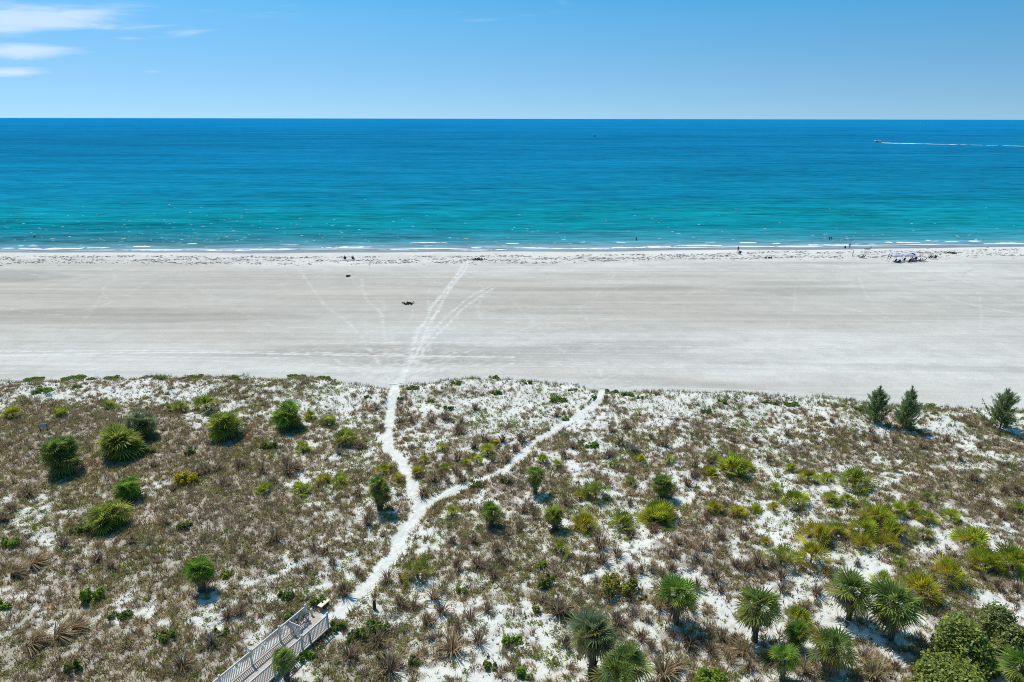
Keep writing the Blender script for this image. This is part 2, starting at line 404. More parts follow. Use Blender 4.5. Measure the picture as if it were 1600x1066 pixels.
for j in range(16):     # single lines of footprints wandering over the beach
    a0 = rt_.uniform(-100, 1700); b0 = rt_.uniform(409, 425); m0 = (618, 602) if rt_.uniform() < .4 else (940, 606) if rt_.uniform() < .25 else (a0 + rt_.normal(0, 220), rt_.uniform(450, 590))
    pts = [(a0 + (m0[0] - a0) * t + (rt_.normal(0, 14) if 0 < t < 1 else 0), b0 + (m0[1] - b0) * t ** 1.3) for t in (0, .25, .5, .75, 1)]
    TRAILS.append((pts, rt_.uniform(.16, .25), rt_.uniform(.2, .45)))
for j in range(16):     # tyre lines running along the shore
    a0 = rt_.uniform(-300, 1300); b0 = rt_.uniform(505, 590); L0 = rt_.uniform(250, 800)
    for k2 in (0, 3.2): TRAILS.append(([(a0, b0 + k2), (a0 + L0 * .33, b0 + k2 + rt_.normal(0, 1)), (a0 + L0 * .66, b0 + k2 + rt_.normal(0, 1.5)), (a0 + L0, b0 + k2 + L0 * .006)], .22, rt_.uniform(.25, .6) * (1 if rt_.uniform() < .75 else -.5)))
trk = np.zeros(len(x)); dz = np.zeros(len(x))
for pts, hw, st in TRAILS:
    L = np.array([ground_at(*p)[:2] for p in smooth_line(pts, 5)])
    d = dist_to(L, x, y) + .5 * (fbm(x * .9, y * .9, 91, 2) - .5)
    k = np.clip(1.3 - d / hw * 1.5, 0, 1) * np.clip(2.6 * fbm(x * 1.5 + hw * 9, y * 1.5, 93, 3) - .5, .1, 1.2) * st
    trk = np.where(np.abs(k) > np.abs(trk), k, trk)
# footprints fanning out from the mouth of the path
fd = np.hypot(x - fan_c[0], (y - fan_c[1]) * .7)
trk = trk + sstep(22, 2, fd) * (fbm(x * 1.6, y * 1.6, 95, 2) > .55) * .35
ed2 = np.hypot(x - ground_at(940, 604)[0], y - ground_at(940, 604)[1]); trk = trk + sstep(14, 2, ed2) * (fbm(x * 1.6, y * 1.6, 97, 2) > .56) * .25
C = np.where(trk[:, None] > 0, C + (np.array([.655, .635, .57]) - C) * np.clip(trk, 0, 1)[:, None] * .8, C * (1 + .3 * trk[:, None]))
# thin rake and tyre lines running with the shore
ln = fbm(x * .012, y * 2.2 + .04 * x, 99, 3); C = C * (1 + .20 * (ln - .5) * sstep(10, 30, sd))[:, None]
wet = sstep(8.6, 6.6, sd + 2.0 * (fbm(x * .06, y * 0, 101, 3) - .5))
C = C * (1 - wet[:, None]) + np.array([.20, .205, .21]) * wet[:, None]
z = z + np.clip(trk, -1, 1) * -.02 + .02 * (fbm(x * .9, y * 1.4, 103, 2) - .5) * (1 - wet)
o = link('beach', mesh_np('beach', np.stack([x, y, z], -1), F, C, True, {'wet': wet}), M_BEACH); tag(o, kind='structure')

# ------------------------------------------------------------------ footpaths through the dune
def path_strip(name, L, w0, w1):
    n = len(L); V = []; K = 7
    # resample finely
    s = np.concatenate([[0], np.cumsum(np.hypot(*np.diff(L, axis=0).T))]); m = int(s[-1] / .18)
    q = np.linspace(0, s[-1], m); P = np.stack([np.interp(q, s, L[:, 0]), np.interp(q, s, L[:, 1])], -1)
    T = np.gradient(P, axis=0); T /= np.linalg.norm(T, axis=1)[:, None]; Nn = np.stack([-T[:, 1], T[:, 0]], -1)
    t = np.linspace(0, 1, m)
    wl = (w0 + (w1 - w0) * t) * (.82 + .36 * fbm(q * .7, q * 0 + 1, hash_seed(name), 4)); wr = (w0 + (w1 - w0) * t) * (.82 + .36 * fbm(q * .7, q * 0 + 7, hash_seed(name) + 3, 4))
    cols = []
    for k in range(K):
        a = k / (K - 1) * 2 - 1; off = np.where(a < 0, a * wl, a * wr)
        XY = P + Nn * off[:, None]; cols.append(XY)
    XY = np.stack(cols, 1).reshape(-1, 2); a = np.tile(np.linspace(-1, 1, K), m)
    d = np.minimum(dist_to(MAIN, XY[:, 0], XY[:, 1]), dist_to(SIDE, XY[:, 0], XY[:, 1]) + .25)
    z = terrain(XY[:, 0], XY[:, 1]) - .10 * np.exp(-(d / .8) ** 2) + .045 - .05 * np.abs(a) ** 6 + .03 * (fbm(XY[:, 0] * 3, XY[:, 1] * 3, 111, 2) - .5)
    i = np.arange(m * K).reshape(m, K); F = np.stack([i[:-1, :-1], i[:-1, 1:], i[1:, 1:], i[1:, :-1]], -1).reshape(-1, 4)
    C = np.array([.685, .665, .59]) * (.80 + .36 * fbm(XY[:, 0] * 2.4, XY[:, 1] * 2.4, 113, 3))[:, None]
    return tag(link(name, mesh_np(name, np.column_stack([XY, z]), F, C, True, {'wet': np.zeros(len(z))}), M_PATH), kind='structure')
def hash_seed(s): return sum(ord(c) for c in s)
path_strip('path', MAIN, .52, .50); path_strip('footpath', SIDE, .37, .36)

# ------------------------------------------------------------------ sea
def sea_material():
    m, nt, nd, lk = new_mat('sea water')
    out = N(nt, 'ShaderNodeOutputMaterial'); b = N(nt, 'ShaderNodeBsdfPrincipled', i_Roughness=.6); b.inputs['Specular IOR Level'].default_value = .0
    geo = N(nt, 'ShaderNodeNewGeometry'); sep = N(nt, 'ShaderNodeSeparateXYZ'); lk.new(geo.outputs['Position'], sep.inputs[0])
    xa, xb = -120.0, 120.0; sl = float((shore_y(xb) - shore_y(xa)) / (xb - xa)); c0 = float(shore_y(0.0))
    def mth(op, a, b_=None, c=None):
        n = N(nt, 'ShaderNodeMath', operation=op)
        for k, v in enumerate((a, b_, c)):
            if v is None: continue
            if isinstance(v, (int, float)): n.inputs[k].default_value = v
            else: lk.new(v, n.inputs[k])
        return n.outputs[0]
    s = mth('SUBTRACT', mth('SUBTRACT', sep.outputs['Y'], c0), mth('MULTIPLY', sep.outputs['X'], sl))
    def noise(sx, sy, detail=4.0, rough=.55, scale=1.0, dist=0.0):
        mp = N(nt, 'ShaderNodeMapping'); mp.inputs['Scale'].default_value = (sx, sy, 1); mp.inputs['Rotation'].default_value = (0, 0, -math.atan(sl))
        lk.new(geo.outputs['Position'], mp.inputs['Vector'])
        n = N(nt, 'ShaderNodeTexNoise', i_Scale=scale, i_Detail=detail, i_Roughness=rough, i_Distortion=dist); lk.new(mp.outputs['Vector'], n.inputs['Vector']); return n.outputs['Fac']
    big = noise(.0012, .006, 4); mid = noise(.006, .03, 4); sm = noise(.05, .15, 4); fine = noise(.16, .42, 3, .65)
    s2 = mth('MULTIPLY', s, mth('ADD', .55, mth('MULTIPLY', mid, .9)))
    s2 = mth('MAXIMUM', s2, 0.0)
    t = mth('DIVIDE', s2, mth('ADD', s2, 300.0))
    cr = N(nt, 'ShaderNodeValToRGB'); lk.new(t, cr.inputs['Fac'])
    stops = SEA_STOPS
    el = cr.color_ramp.elements
    el[0].position, el[0].color = stops[0][0], (*stops[0][1], 1); el[1].position, el[1].color = stops[-1][0], (*stops[-1][1], 1)
    for p, c in stops[1:-1]:
        e = el.new(p); e.color = (*c, 1)
    # cat's paws and ripples: light and shade of the waves painted into the colour
    v = mth('ADD', mth('MULTIPLY', mth('SUBTRACT', big, .5), .9), mth('ADD', mth('MULTIPLY', mth('SUBTRACT', mid, .5), 1.1), mth('MULTIPLY', mth('SUBTRACT', sm, .5), 1.2)))
    rip = noise(.02, .26, 3, .6, dist=.8); rip2 = noise(.10, .7, 3, .6)
    nearf = mth('DIVIDE', 1.0, mth('ADD', 1.0, mth('POWER', mth('DIVIDE', s2, 220.0), 2.0)))
    v = mth('ADD', v, mth('MULTIPLY', nearf, mth('ADD', mth('MULTIPLY', mth('SUBTRACT', rip, .5), 1.5), mth('MULTIPLY', mth('SUBTRACT', rip2, .5), 1.5))))
    v = mth('ADD', v, mth('MULTIPLY', mth('SUBTRACT', fine, .5), 1.1))
    v = mth('ADD', 1.03, mth('MULTIPLY', v, .8))
    mu = N(nt, 'ShaderNodeVectorMath', operation='SCALE'); lk.new(cr.outputs['Color'], mu.inputs[0]); lk.new(v, mu.inputs['Scale'])
    lk.new(mu.outputs['Vector'], b.inputs['Base Color'])
    w1 = noise(.06, .34, 3, .6, dist=.6); w2 = noise(.35, 1.1, 4, .6); w3 = noise(.012, .05, 2)
    hgt = mth('ADD', mth('MULTIPLY', w1, 2.2), mth('ADD', mth('MULTIPLY', w2, .55), mth('MULTIPLY', w3, 5.0)))
    bp = N(nt, 'ShaderNodeBump', i_Strength=.4, i_Distance=1.0); lk.new(hgt, bp.inputs['Height']); lk.new(bp.outputs['Normal'], b.inputs['Normal'])
    lk.new(b.outputs['BSDF'], out.inputs['Surface']); return m
SEA_STOPS = [(0, (.27, .30, .31)), (.02, (.15, .28, .32)), (.05, (.04, .21, .26)), (.12, (.006, .205, .255)), (.20, (.006, .235, .29)), (.25, (.006, .21, .29)), (.32, (.006, .182, .285)), (.60, (.006, .157, .282)), (.81, (.006, .148, .282)), (.93, (.006, .172, .35)), (1.0, (.006, .19, .40))]
M_SEA = sea_material()
xs = np.concatenate([np.linspace(-120000, -400, 24), np.linspace(-300, 300, 61), np.linspace(400, 120000, 24)])
rows = np.concatenate([[-9.0, 0, 10, 20, 40, 80, 160, 320, 700], np.geomspace(1500, 150000, 14)])
gx = np.repeat(xs[None, :], len(rows), 0); sh = shore_y(np.clip(gx, -300, 300)); gy = sh + rows[:, None]
i = np.arange(gx.size).reshape(gx.shape); F = np.stack([i[:-1, :-1], i[:-1, 1:], i[1:, 1:], i[1:, :-1]], -1).reshape(-1, 4)
sea = link('sea', mesh_np('sea', np.stack([gx.ravel(), gy.ravel(), np.full(gx.size, SEA_Z)], -1), F), M_SEA); tag(sea, kind='structure')

# foam of the small breakers, one ragged sheet of foam lines lying on the water
def foam_material():
    m, nt, nd, lk = new_mat('sea foam')
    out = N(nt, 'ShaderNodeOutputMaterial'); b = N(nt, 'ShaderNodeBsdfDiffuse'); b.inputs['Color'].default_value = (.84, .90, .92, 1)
    lk.new(b.outputs['BSDF'], out.inputs['Surface']); return m
M_FOAM = foam_material()  # foam white, also worn by the painted sun glints
FOAM = [(0, 388.5, 70, .7), (66, 389, 130, .9), (118, 388, 172, 1.0), (205, 386, 236, .8), (290, 381.5, 308, .5), (300, 391, 400, .7), (380, 390, 470, .8), (500, 387.5, 520, .6), (512, 386.5, 584, 1.1), (640, 379.5, 672, .5), (650, 379, 700, .5), (660, 385, 672, .4),
        (735, 387, 760, .5), (790, 381, 815, .5), (795, 387.5, 860, .7), (700, 391, 800, .5), (900, 389, 960, .6), (955, 387.5, 1010, .8), (1000, 386, 1060, .9), (1050, 384, 1130, 1.0), (1155, 379.5, 1183, .8), (1205, 380.5, 1220, .8), (1262, 383.3, 1280, .7), (1285, 383, 1330, .8),
        (1378, 379.3, 1440, .7), (1330, 382, 1380, .7), (1455, 377.5, 1470, .5), (1445, 375.8, 1456, .5), (1475, 378.5, 1500, .8), (1508, 377, 1535, .9), (1520, 375, 1533, .7), (1535, 381, 1600, .8), (1200, 386, 1290, .5), (180, 391.6, 300, .5), (585, 390, 690, .4), (860, 389, 905, .5), (25, 385, 60, .4), (430, 383, 470, .4), (1100, 379, 1120, .4), (960, 379, 980, .3)]
V = []; Fq = []
for a, yy, bq, wd in FOAM:
    A = unproj(a, yy, SEA_Z); B = unproj(bq, yy - (bq - a) * .004, SEA_Z); m = max(4, int((B[0] - A[0]) / .5)); t = np.linspace(0, 1, m)
    xx = A[0] + (B[0] - A[0]) * t; yc = A[1] + (B[1] - A[1]) * t + 1.6 * (fbm(xx * .12, xx * 0, int(a) + 3, 3) - .5)
    ww = wd * .9 * np.clip(np.sin(np.pi * t) * 1.6, 0, 1) * np.clip(2.4 * fbm(xx * .6, xx * 0 + yy, int(a), 3) - .62, .03, 2)
    o = len(V)
    for k in range(m):
        V += [(xx[k], yc[k] - ww[k], SEA_Z + .03), (xx[k], yc[k] + ww[k] * .8, SEA_Z + .10)]
    Fq += [(o + 2 * k, o + 2 * k + 2, o + 2 * k + 3, o + 2 * k + 1) for k in range(m - 1)]
xx = np.arange(-190, 190, .5); yc = shore_y(xx) + 1.5 + 2.4 * (fbm(xx * .035, xx * 0, 401, 3) - .5); ww = .34 * np.clip(2.6 * fbm(xx * .09, xx * 0 + 5, 403, 3) - .8, .0, 1.3); o = len(V)
for k in range(len(xx)): V += [(xx[k], yc[k] - ww[k] - .01, SEA_Z + .03), (xx[k], yc[k] + ww[k], SEA_Z + .07)]
Fq += [(o + 2 * k, o + 2 * k + 2, o + 2 * k + 3, o + 2 * k + 1) for k in range(len(xx) - 1) if ww[k] + ww[k + 1] > .04]
for _ in range(220):     # sun glints painted as tiny white flecks farther out
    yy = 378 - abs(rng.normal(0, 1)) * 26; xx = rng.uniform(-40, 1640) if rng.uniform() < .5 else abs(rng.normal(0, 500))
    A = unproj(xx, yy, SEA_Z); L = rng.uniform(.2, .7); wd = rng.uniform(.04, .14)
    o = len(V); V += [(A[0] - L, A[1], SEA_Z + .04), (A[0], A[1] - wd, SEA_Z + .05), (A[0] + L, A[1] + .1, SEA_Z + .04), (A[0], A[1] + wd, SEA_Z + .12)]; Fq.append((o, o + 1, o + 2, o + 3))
# scattered flecks of foam, doubling as painted glints on the wavelets
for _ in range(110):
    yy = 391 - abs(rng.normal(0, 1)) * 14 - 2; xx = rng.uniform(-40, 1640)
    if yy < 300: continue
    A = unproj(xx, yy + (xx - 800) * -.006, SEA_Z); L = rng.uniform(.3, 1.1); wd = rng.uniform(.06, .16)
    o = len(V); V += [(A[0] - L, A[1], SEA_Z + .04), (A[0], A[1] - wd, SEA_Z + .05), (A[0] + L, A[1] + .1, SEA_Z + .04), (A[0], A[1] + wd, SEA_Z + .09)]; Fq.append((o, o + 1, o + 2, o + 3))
tag(link('sea_foam_glints', mesh_np('sea_foam_glints', np.array(V), np.array(Fq)), M_FOAM), 'broken white lines of foam where small waves reach the beach, plus painted sun glints', 'foam', kind='stuff')

# ------------------------------------------------------------------ small plants as stuff
def blades(P, nb, h, w, spread, lean, c0, c1, seed, cluster=.10, hvar=.35):
    """tufts of single triangle blades at the points P (n,3); colours run between c0 and c1 per tuft"""
    r = np.random.default_rng(seed); n = len(P); m = n * nb
    base = np.repeat(P, nb, 0); sc = np.repeat(r.uniform(.6, 1.35, n), nb)
    az = r.uniform(0, 2 * np.pi, m); rad = r.uniform(0, 1, m) ** .6 * cluster * sc
    d = np.stack([np.cos(az), np.sin(az)], -1)
    b = base.copy(); b[:, :2] += d * rad[:, None]
    hh = h * sc * r.uniform(1 - hvar, 1 + hvar, m); le = lean * r.uniform(.2, 1.3, m)
    az2 = az + r.normal(0, spread, m); d2 = np.stack([np.cos(az2), np.sin(az2)], -1)
    tip = b.copy(); tip[:, :2] += d2 * (hh * np.sin(np.clip(le, 0, 1.5)))[:, None]; tip[:, 2] += hh * np.cos(np.clip(le, 0, 1.5))
    pz = r.uniform(0, np.pi, m); side = np.stack([np.cos(pz), np.sin(pz), np.zeros(m)], -1) * (w * sc * r.uniform(.6, 1.3, m))[:, None]
    b[:, 2] -= .03
    V = np.stack([b - side, b + side, tip], 1).reshape(-1, 3); T = np.arange(3 * m).reshape(-1, 3)
    k = np.clip(np.repeat(r.uniform(0, 1, n), nb) * .6 + r.uniform(0, 1, m) * .4, 0, 1)[:, None]
    c = np.array(c0) * (1 - k) + np.array(c1) * k; c = c * r.uniform(.75, 1.25, (m, 1))
    return V, T, np.repeat(c, 3, 0)
def leaves(P, nl, h, size, cluster, c0, c1, seed):
    """clumps of small leaf quads"""
    r = np.random.default_rng(seed); n = len(P); m = n * nl
    c = np.repeat(P, nl, 0); sc = np.repeat(r.uniform(.6, 1.4, n), nl); az = r.uniform(0, 2 * np.pi, m); rad = r.uniform(0, 1, m) ** .5 * cluster * sc
    c[:, 0] += np.cos(az) * rad; c[:, 1] += np.sin(az) * rad; c[:, 2] += h * sc * (1 - (rad / (cluster * sc + 1e-6)) ** 2) * r.uniform(.2, 1, m) + .02
    nrm = r.normal(0, 1, (m, 3)); nrm[:, 2] = np.abs(nrm[:, 2]) + .6; nrm /= np.linalg.norm(nrm, axis=1)[:, None]
    a = np.cross(nrm, r.normal(0, 1, (m, 3))); a /= np.linalg.norm(a, axis=1)[:, None]; b = np.cross(nrm, a)
    s = (size * r.uniform(.6, 1.4, m))[:, None]
    V = np.stack([c - a * s, c - b * s * .6, c + a * s, c + b * s * .6], 1).reshape(-1, 3); Q = np.arange(4 * m).reshape(-1, 4)
    k = np.clip(np.repeat(r.uniform(0, 1, n), nl) * .6 + r.uniform(0, 1, m) * .4, 0, 1)[:, None]
    cc = (np.array(c0) * (1 - k) + np.array(c1) * k) * r.uniform(.7, 1.3, (m, 1))
    return V, Q, np.repeat(cc, 4, 0)
def cat(parts):
    V = []; F = []; C = []; o = 0
    for v, f, c in parts: V.append(v); F.append(f + o); C.append(c); o += len(v)
    return np.vstack(V), np.vstack(F), np.vstack(C)

DECK_KEEP = np.array([unproj(300, 1100, .4)[:2], unproj(500, 965, .4)[:2]])
def candidates(density, seed):
    r = np.random.default_rng(seed); n = int((X1 - X0) * (Y1 - Y0) * density)
    x = r.uniform(X0, X1, n); y = r.uniform(Y0, Y1, n); e = edge_y(x) + 1.6 * (vnoise(x * .35, y * 0 + 3.1, 5) - .5)
    z = terrain(x, y); q = proj(np.stack([x, y, z], -1))
    ok = (y < e - .1) & (q[:, 0] > -160) & (q[:, 0] < 1760) & (q[:, 1] < 1200)
    ok &= np.minimum(dist_to(MAIN, x, y) - .66 - .4 * (vnoise(x, y, 9) - .5), dist_to(SIDE, x, y) - .54 - .3 * (vnoise(x, y, 9) - .5)) > 0
    ok &= dist_to(DECK_KEEP, x, y) > 1.0
    x, y, z, e, q = x[ok], y[ok], z[ok], e[ok], q[ok]
    return x, y, z, e - y, q, r
def P3(x, y, z): return np.stack([x, y, z], -1)

# brown mats of dry grass and dead stems
x, y, z, de, q, r = candidates(11.5, 301); bb = sample_map(BR, q[:, 0], q[:, 1]); near = sstep(2.4, .9, np.minimum(dist_to(MAIN, x, y), dist_to(SIDE, x, y) + .3)); k = patch01(x, y, 100) < bb * 1.08 + .30 * near + .01; k &= de > 2.0 * r.uniform(0, 1.5, len(x))
hue = fbm(x * .12, y * .12, 131, 3)
p = []
kk = k & (hue < .5); p.append(blades(P3(x, y, z)[kk], 11, .30, .033, .9, 1.05, (.23, .165, .095), (.57, .44, .275), 302, .13))
kk = k & (hue >= .5); p.append(blades(P3(x, y, z)[kk], 11, .30, .033, .9, 1.05, (.25, .175, .085), (.55, .42, .22), 303, .13))
gk = k & (r.uniform(0, 1, len(x)) < .34 * sstep(.35, .65, fbm(x * .3, y * .3, 133, 3))); p.append(blades(P3(x, y, z)[gk], 11, .32, .034, .9, 1.0, (.14, .165, .045), (.40, .42, .12), 305, .15))
ex = k & (r.uniform(0, 1, len(x)) < .22); p.append(blades(P3(x, y, z)[ex], 11, .44, .032, .8, .8, (.10, .078, .052), (.32, .25, .17), 304, .13))
V, T, C = cat(p)
tag(link('dry_grass', mesh_np('dry_grass', V, T, C), M_GRASS), 'brown mats of dry grass and dead stems covering the dune sand', 'dry grass', kind='stuff')
# green and olive ground cover
x, y, z, de, q, r = candidates(11, 311); gg = sample_map(GR, q[:, 0], q[:, 1]); near = sstep(2.4, .9, np.minimum(dist_to(MAIN, x, y), dist_to(SIDE, x, y) + .3)); k = patch01(x, y, 200) < gg * 1.0 - .02 + .12 * near; k &= de > 1.0
P = P3(x, y, z)[k]; P[:, 2] += .03; hue = fbm(x * .15, y * .15, 141, 2)[k]
V, T, C = cat([leaves(P[hue < .5], 13, .24, .060, .24, (.115, .145, .030), (.33, .36, .08), 312), leaves(P[hue >= .5], 13, .24, .060, .24, (.13, .14, .040), (.37, .36, .11), 313)])
tag(link('ground_cover', mesh_np('ground_cover', V, T, C), M_COVER), 'olive green creeping ground cover between the dry grass patches', 'ground cover', kind='stuff')
# sparse sprigs on the open white sand
p = []
x, y, z, de, q, r = candidates(9, 321); k = r.uniform(0, 1, len(x)) < .46 + .9 * (fbm(x * .5, y * .5, 151, 3) - .5); P = P3(x, y, z)[k]
far = sstep(16, 6, de)[k]
p.append(blades(P[r.uniform(0, 1, len(P)) > far * .4], 7, .18, .030, .8, .85, (.055, .055, .030), (.20, .18, .10), 322, .08))
# taller thin grass standing along the seaward edge
x, y, z, de, q, r = candidates(7, 331); k = (de < 18) & (r.uniform(0, 1, len(x)) < (.26 + .22 * sstep(6, .5, de)) * (.4 + 1.2 * (fbm(x * .25, y * .25, 161, 3)))); P = P3(x, y, z)[k]
p.append(blades(P, 9, .42, .016, .9, .55, (.075, .085, .045), (.23, .21, .13), 332, .10))
V, T, C = cat(p)
tag(link('beach_grass', mesh_np('beach_grass', V, T, C), M_GRASS), 'sparse sprigs of beach grass dotted over the white dune sand', 'beach grass', kind='stuff')

# ------------------------------------------------------------------ labels by landmark
LAND = []      # (short name, x, y)
USED = set()
def landmark(name, P): LAND.append((name, float(P[0]), float(P[1])))
def auto_label(look, P, reach=40):
    order = sorted(LAND, key=lambda l: math.hypot(l[1] - P[0], (l[2] - P[1])))
    for nm, lx, ly in order:
        dx, dy = P[0] - lx, P[1] - ly; d = math.hypot(dx, dy)
        if d < .5: continue
        side = 'left of' if dx < 0 else 'right of'; dep = 'behind' if dy > 0 else 'in front of'
        rel = side if abs(dx) > 2.2 * abs(dy) else dep if abs(dy) > 2.2 * abs(dx) else f"{dep} and {side}"
        s = f"{look} {'close ' if d < 3.2 else ''}{rel} the {nm}"
        if len(s.split()) <= 16 and s not in USED:
            USED.add(s); return s
    raise RuntimeError('no label for ' + look)
def once(s):
    assert s not in USED, s
    USED.add(s); return s

# ------------------------------------------------------------------ palms
HUES = {'deep': ((.080, .140, .030), (.29, .37, .090)), 'grey': ((.12, .155, .075), (.29, .335, .165)), 'bright': ((.09, .19, .026), (.27, .40, .065)),
        'yellow': ((.15, .20, .020), (.50, .55, .048)), 'ochre': ((.19, .20, .020), (.56, .52, .046)), 'olive': ((.11, .16, .030), (.38, .42, .07))}
DEADC = ((.12, .085, .055), (.28, .21, .14))
ORANGE = np.array([.30, .16, .025])
def fans(r, centre, n, el0, el1, lp, rad, c0, c1, droop=.35, ns=15, arc=2.0, mixc=None, mixp=0, bias=1.0, tilt=.35, seg=.30, lowc=None):
    """n fan fronds growing out of centre; returns V,T,C"""
    Vs = []; Ts = []; Cs = []; o = 0
    for j in range(n):
        t = (j + .5) / n; el = el0 + (el1 - el0) * t ** bias + r.normal(0, .22); az = j * 2.39996 + r.normal(0, .5)
        d = np.array([math.cos(az) * math.cos(el), math.sin(az) * math.cos(el), math.sin(el)])
        L = lp * r.uniform(.55, 1.25) * (.6 + .4 * math.cos(max(el, 0))); Rr = rad * r.uniform(.75, 1.15)
        c = centre + d * L + np.array([0, 0, -.10 * L * math.cos(el)])
        sd = np.array([-math.sin(az), math.cos(az), 0]); up = np.cross(d, sd) * -1.0
        up = up if up[2] > 0 else -up
        a = d * math.cos(tilt) - up * math.sin(tilt); tw = r.normal(0, .75)
        b = sd * math.cos(tw) + up * math.sin(tw)
        base = (np.array(c0) + (np.array(c1) - np.array(c0)) * r.uniform(0, 1)) * r.uniform(.75, 1.2)
        if mixc is not None and r.uniform() < mixp * (1.6 - 1.2 * math.sin(max(el, 0))): base = base * .35 + mixc * .65
        if lowc is not None and el < .45 and r.uniform() < .55: base = base * .45 + lowc * .55 * r.uniform(.6, 1.1)
        # petiole
        w = .018; V = [centre - sd * w, centre + sd * w, c + sd * w * .7, c - sd * w * .7]; T = [(0, 1, 2), (0, 2, 3)]; C = [base * .8] * 4
        th = np.linspace(-arc, arc, ns)
        for tt in th:
            dr = a * math.cos(tt) + b * math.sin(tt); l = Rr * (.70 + .30 * math.cos(tt * .8)) * r.uniform(.88, 1.08)
            pw = np.cross(dr, np.cross(a, b)); pw /= np.linalg.norm(pw) + 1e-9; hw = .56 * Rr * (2 * arc / ns) * seg
            mid = c + dr * l * .55 + np.array([0, 0, -droop * .10 * l]); tip = c + dr * l + np.array([0, 0, -droop * l * r.uniform(.5, 1.2)])
            q = len(V); V += [c, mid - pw * hw, mid + pw * hw, tip]; T += [(q, q + 1, q + 2), (q + 1, q + 3, q + 2)]
            f = r.uniform(.65, 1.35); C += [base * .85 * f, base * f, base * f, base * 1.15 * f + np.array([.012, .008, 0])]
        Vs.append(np.array(V)); Ts.append(np.array(T) + o); Cs.append(np.array(C)); o += len(V)
    return np.vstack(Vs), np.vstack(Ts), np.clip(np.vstack(Cs), 0, 1)
def trunk_mesh(r, h, lean, r_b=.20, r_t=.15):
    m = MB(); k = 7; pts = [(lean[0] * (j / k) ** 1.5, lean[1] * (j / k) ** 1.5, -.25 + (h + .25) * j / k) for j in range(k + 1)]
    m.tube(pts, [r_b + (r_t - r_b) * j / k + .025 * (j % 2) for j in range(k + 1)], 9)
    for j in range(int(12 * h) + 6):    # old leaf boots on the trunk
        t = r.uniform(.15, 1); az = r.uniform(0, 2 * math.pi); p = np.array([lean[0] * t ** 1.5, lean[1] * t ** 1.5, -.25 + (h + .25) * t]); d = np.array([math.cos(az), math.sin(az), .9])
        m.bar(p + d * .10, p + d * .28, .07, .03)
    return m
def palm(cx, by, wpx, cyp, hue, label, short, dead=1.0, orange=0.0, seed=0, heads=1):
    r = np.random.default_rng(1000 + seed); P = ground_at(cx, by); h = max(.35, height_for(P, cyp)) * .96; D = px_to_m(P, wpx); Rr = D / 2
    root = empty('cabbage_palm', P, 0); tag(root, once(label), 'palm', 'palms on the dune'); landmark(short, P)
    c0, c1 = HUES[hue]; G = []; DD = []
    for k in range(heads):
        if heads == 1: off = (0.0, 0.0); hh = h; R1 = Rr
        else:
            a = k * 2 * math.pi / heads + r.normal(0, .4); R1 = Rr * (r.uniform(.74, .86) if heads == 2 else r.uniform(.55, .72)); dd = (Rr - R1) * r.uniform(.55, .95); off = (math.cos(a) * dd, math.sin(a) * dd); hh = h * (r.uniform(.62, 1.08) if heads == 2 else r.uniform(.42, .92))
        lean = (off[0] + r.normal(0, .06) * hh, off[1] + r.normal(0, .06) * hh)
        tm = trunk_mesh(r, hh, (lean[0] - off[0] * .55, lean[1] - off[1] * .55), .16 + .02 * R1, .12 + .02 * R1)
        tm.v = [(p[0] + off[0] * .55, p[1] + off[1] * .55, p[2]) for p in tm.v]; tm.build('trunk', M_TRUNK, root)
        cen = np.array([lean[0], lean[1], hh]); low = -.6 if heads < 3 else -.95; n = int((28 if heads < 3 else 20) + 9 * R1); fr = .68 if heads < 3 else .84
        G.append(fans(r, cen, n, 1.4, low, R1 * .50, R1 * fr, c0, c1, .14, 12, 1.5, ORANGE, orange, 1.0, .15, .33, np.array([.34, .31, .085])))
        G.append(fans(r, cen, 9, 1.5, .8, R1 * .24, R1 * .58, np.array(c0) * 1.2, np.array(c1) * 1.15, .04, 12, 1.0, None, 0, 1.0, 0.0, .28))
        DD.append(fans(r, cen - np.array([0, 0, .1]), int((14 * dead + 4) / heads ** .5), -.45, -1.3, min(R1 * .45, hh * .55), min(R1 * .55, hh * .5 + .1), DEADC[0], DEADC[1], .5, 11, 1.5))
    V, T, C = cat(G); V[:, 2] = np.maximum(V[:, 2], .04 + .1 * np.abs(np.sin(V[:, 0] * 9))); link('crown', mesh_np('crown', V, T, C), M_PALM, root)
    V, T, C = cat(DD); V[:, 2] = np.maximum(V[:, 2], .03); link('dead_fronds', mesh_np('dead_fronds', V, T, C), M_DEAD, root)
    return root
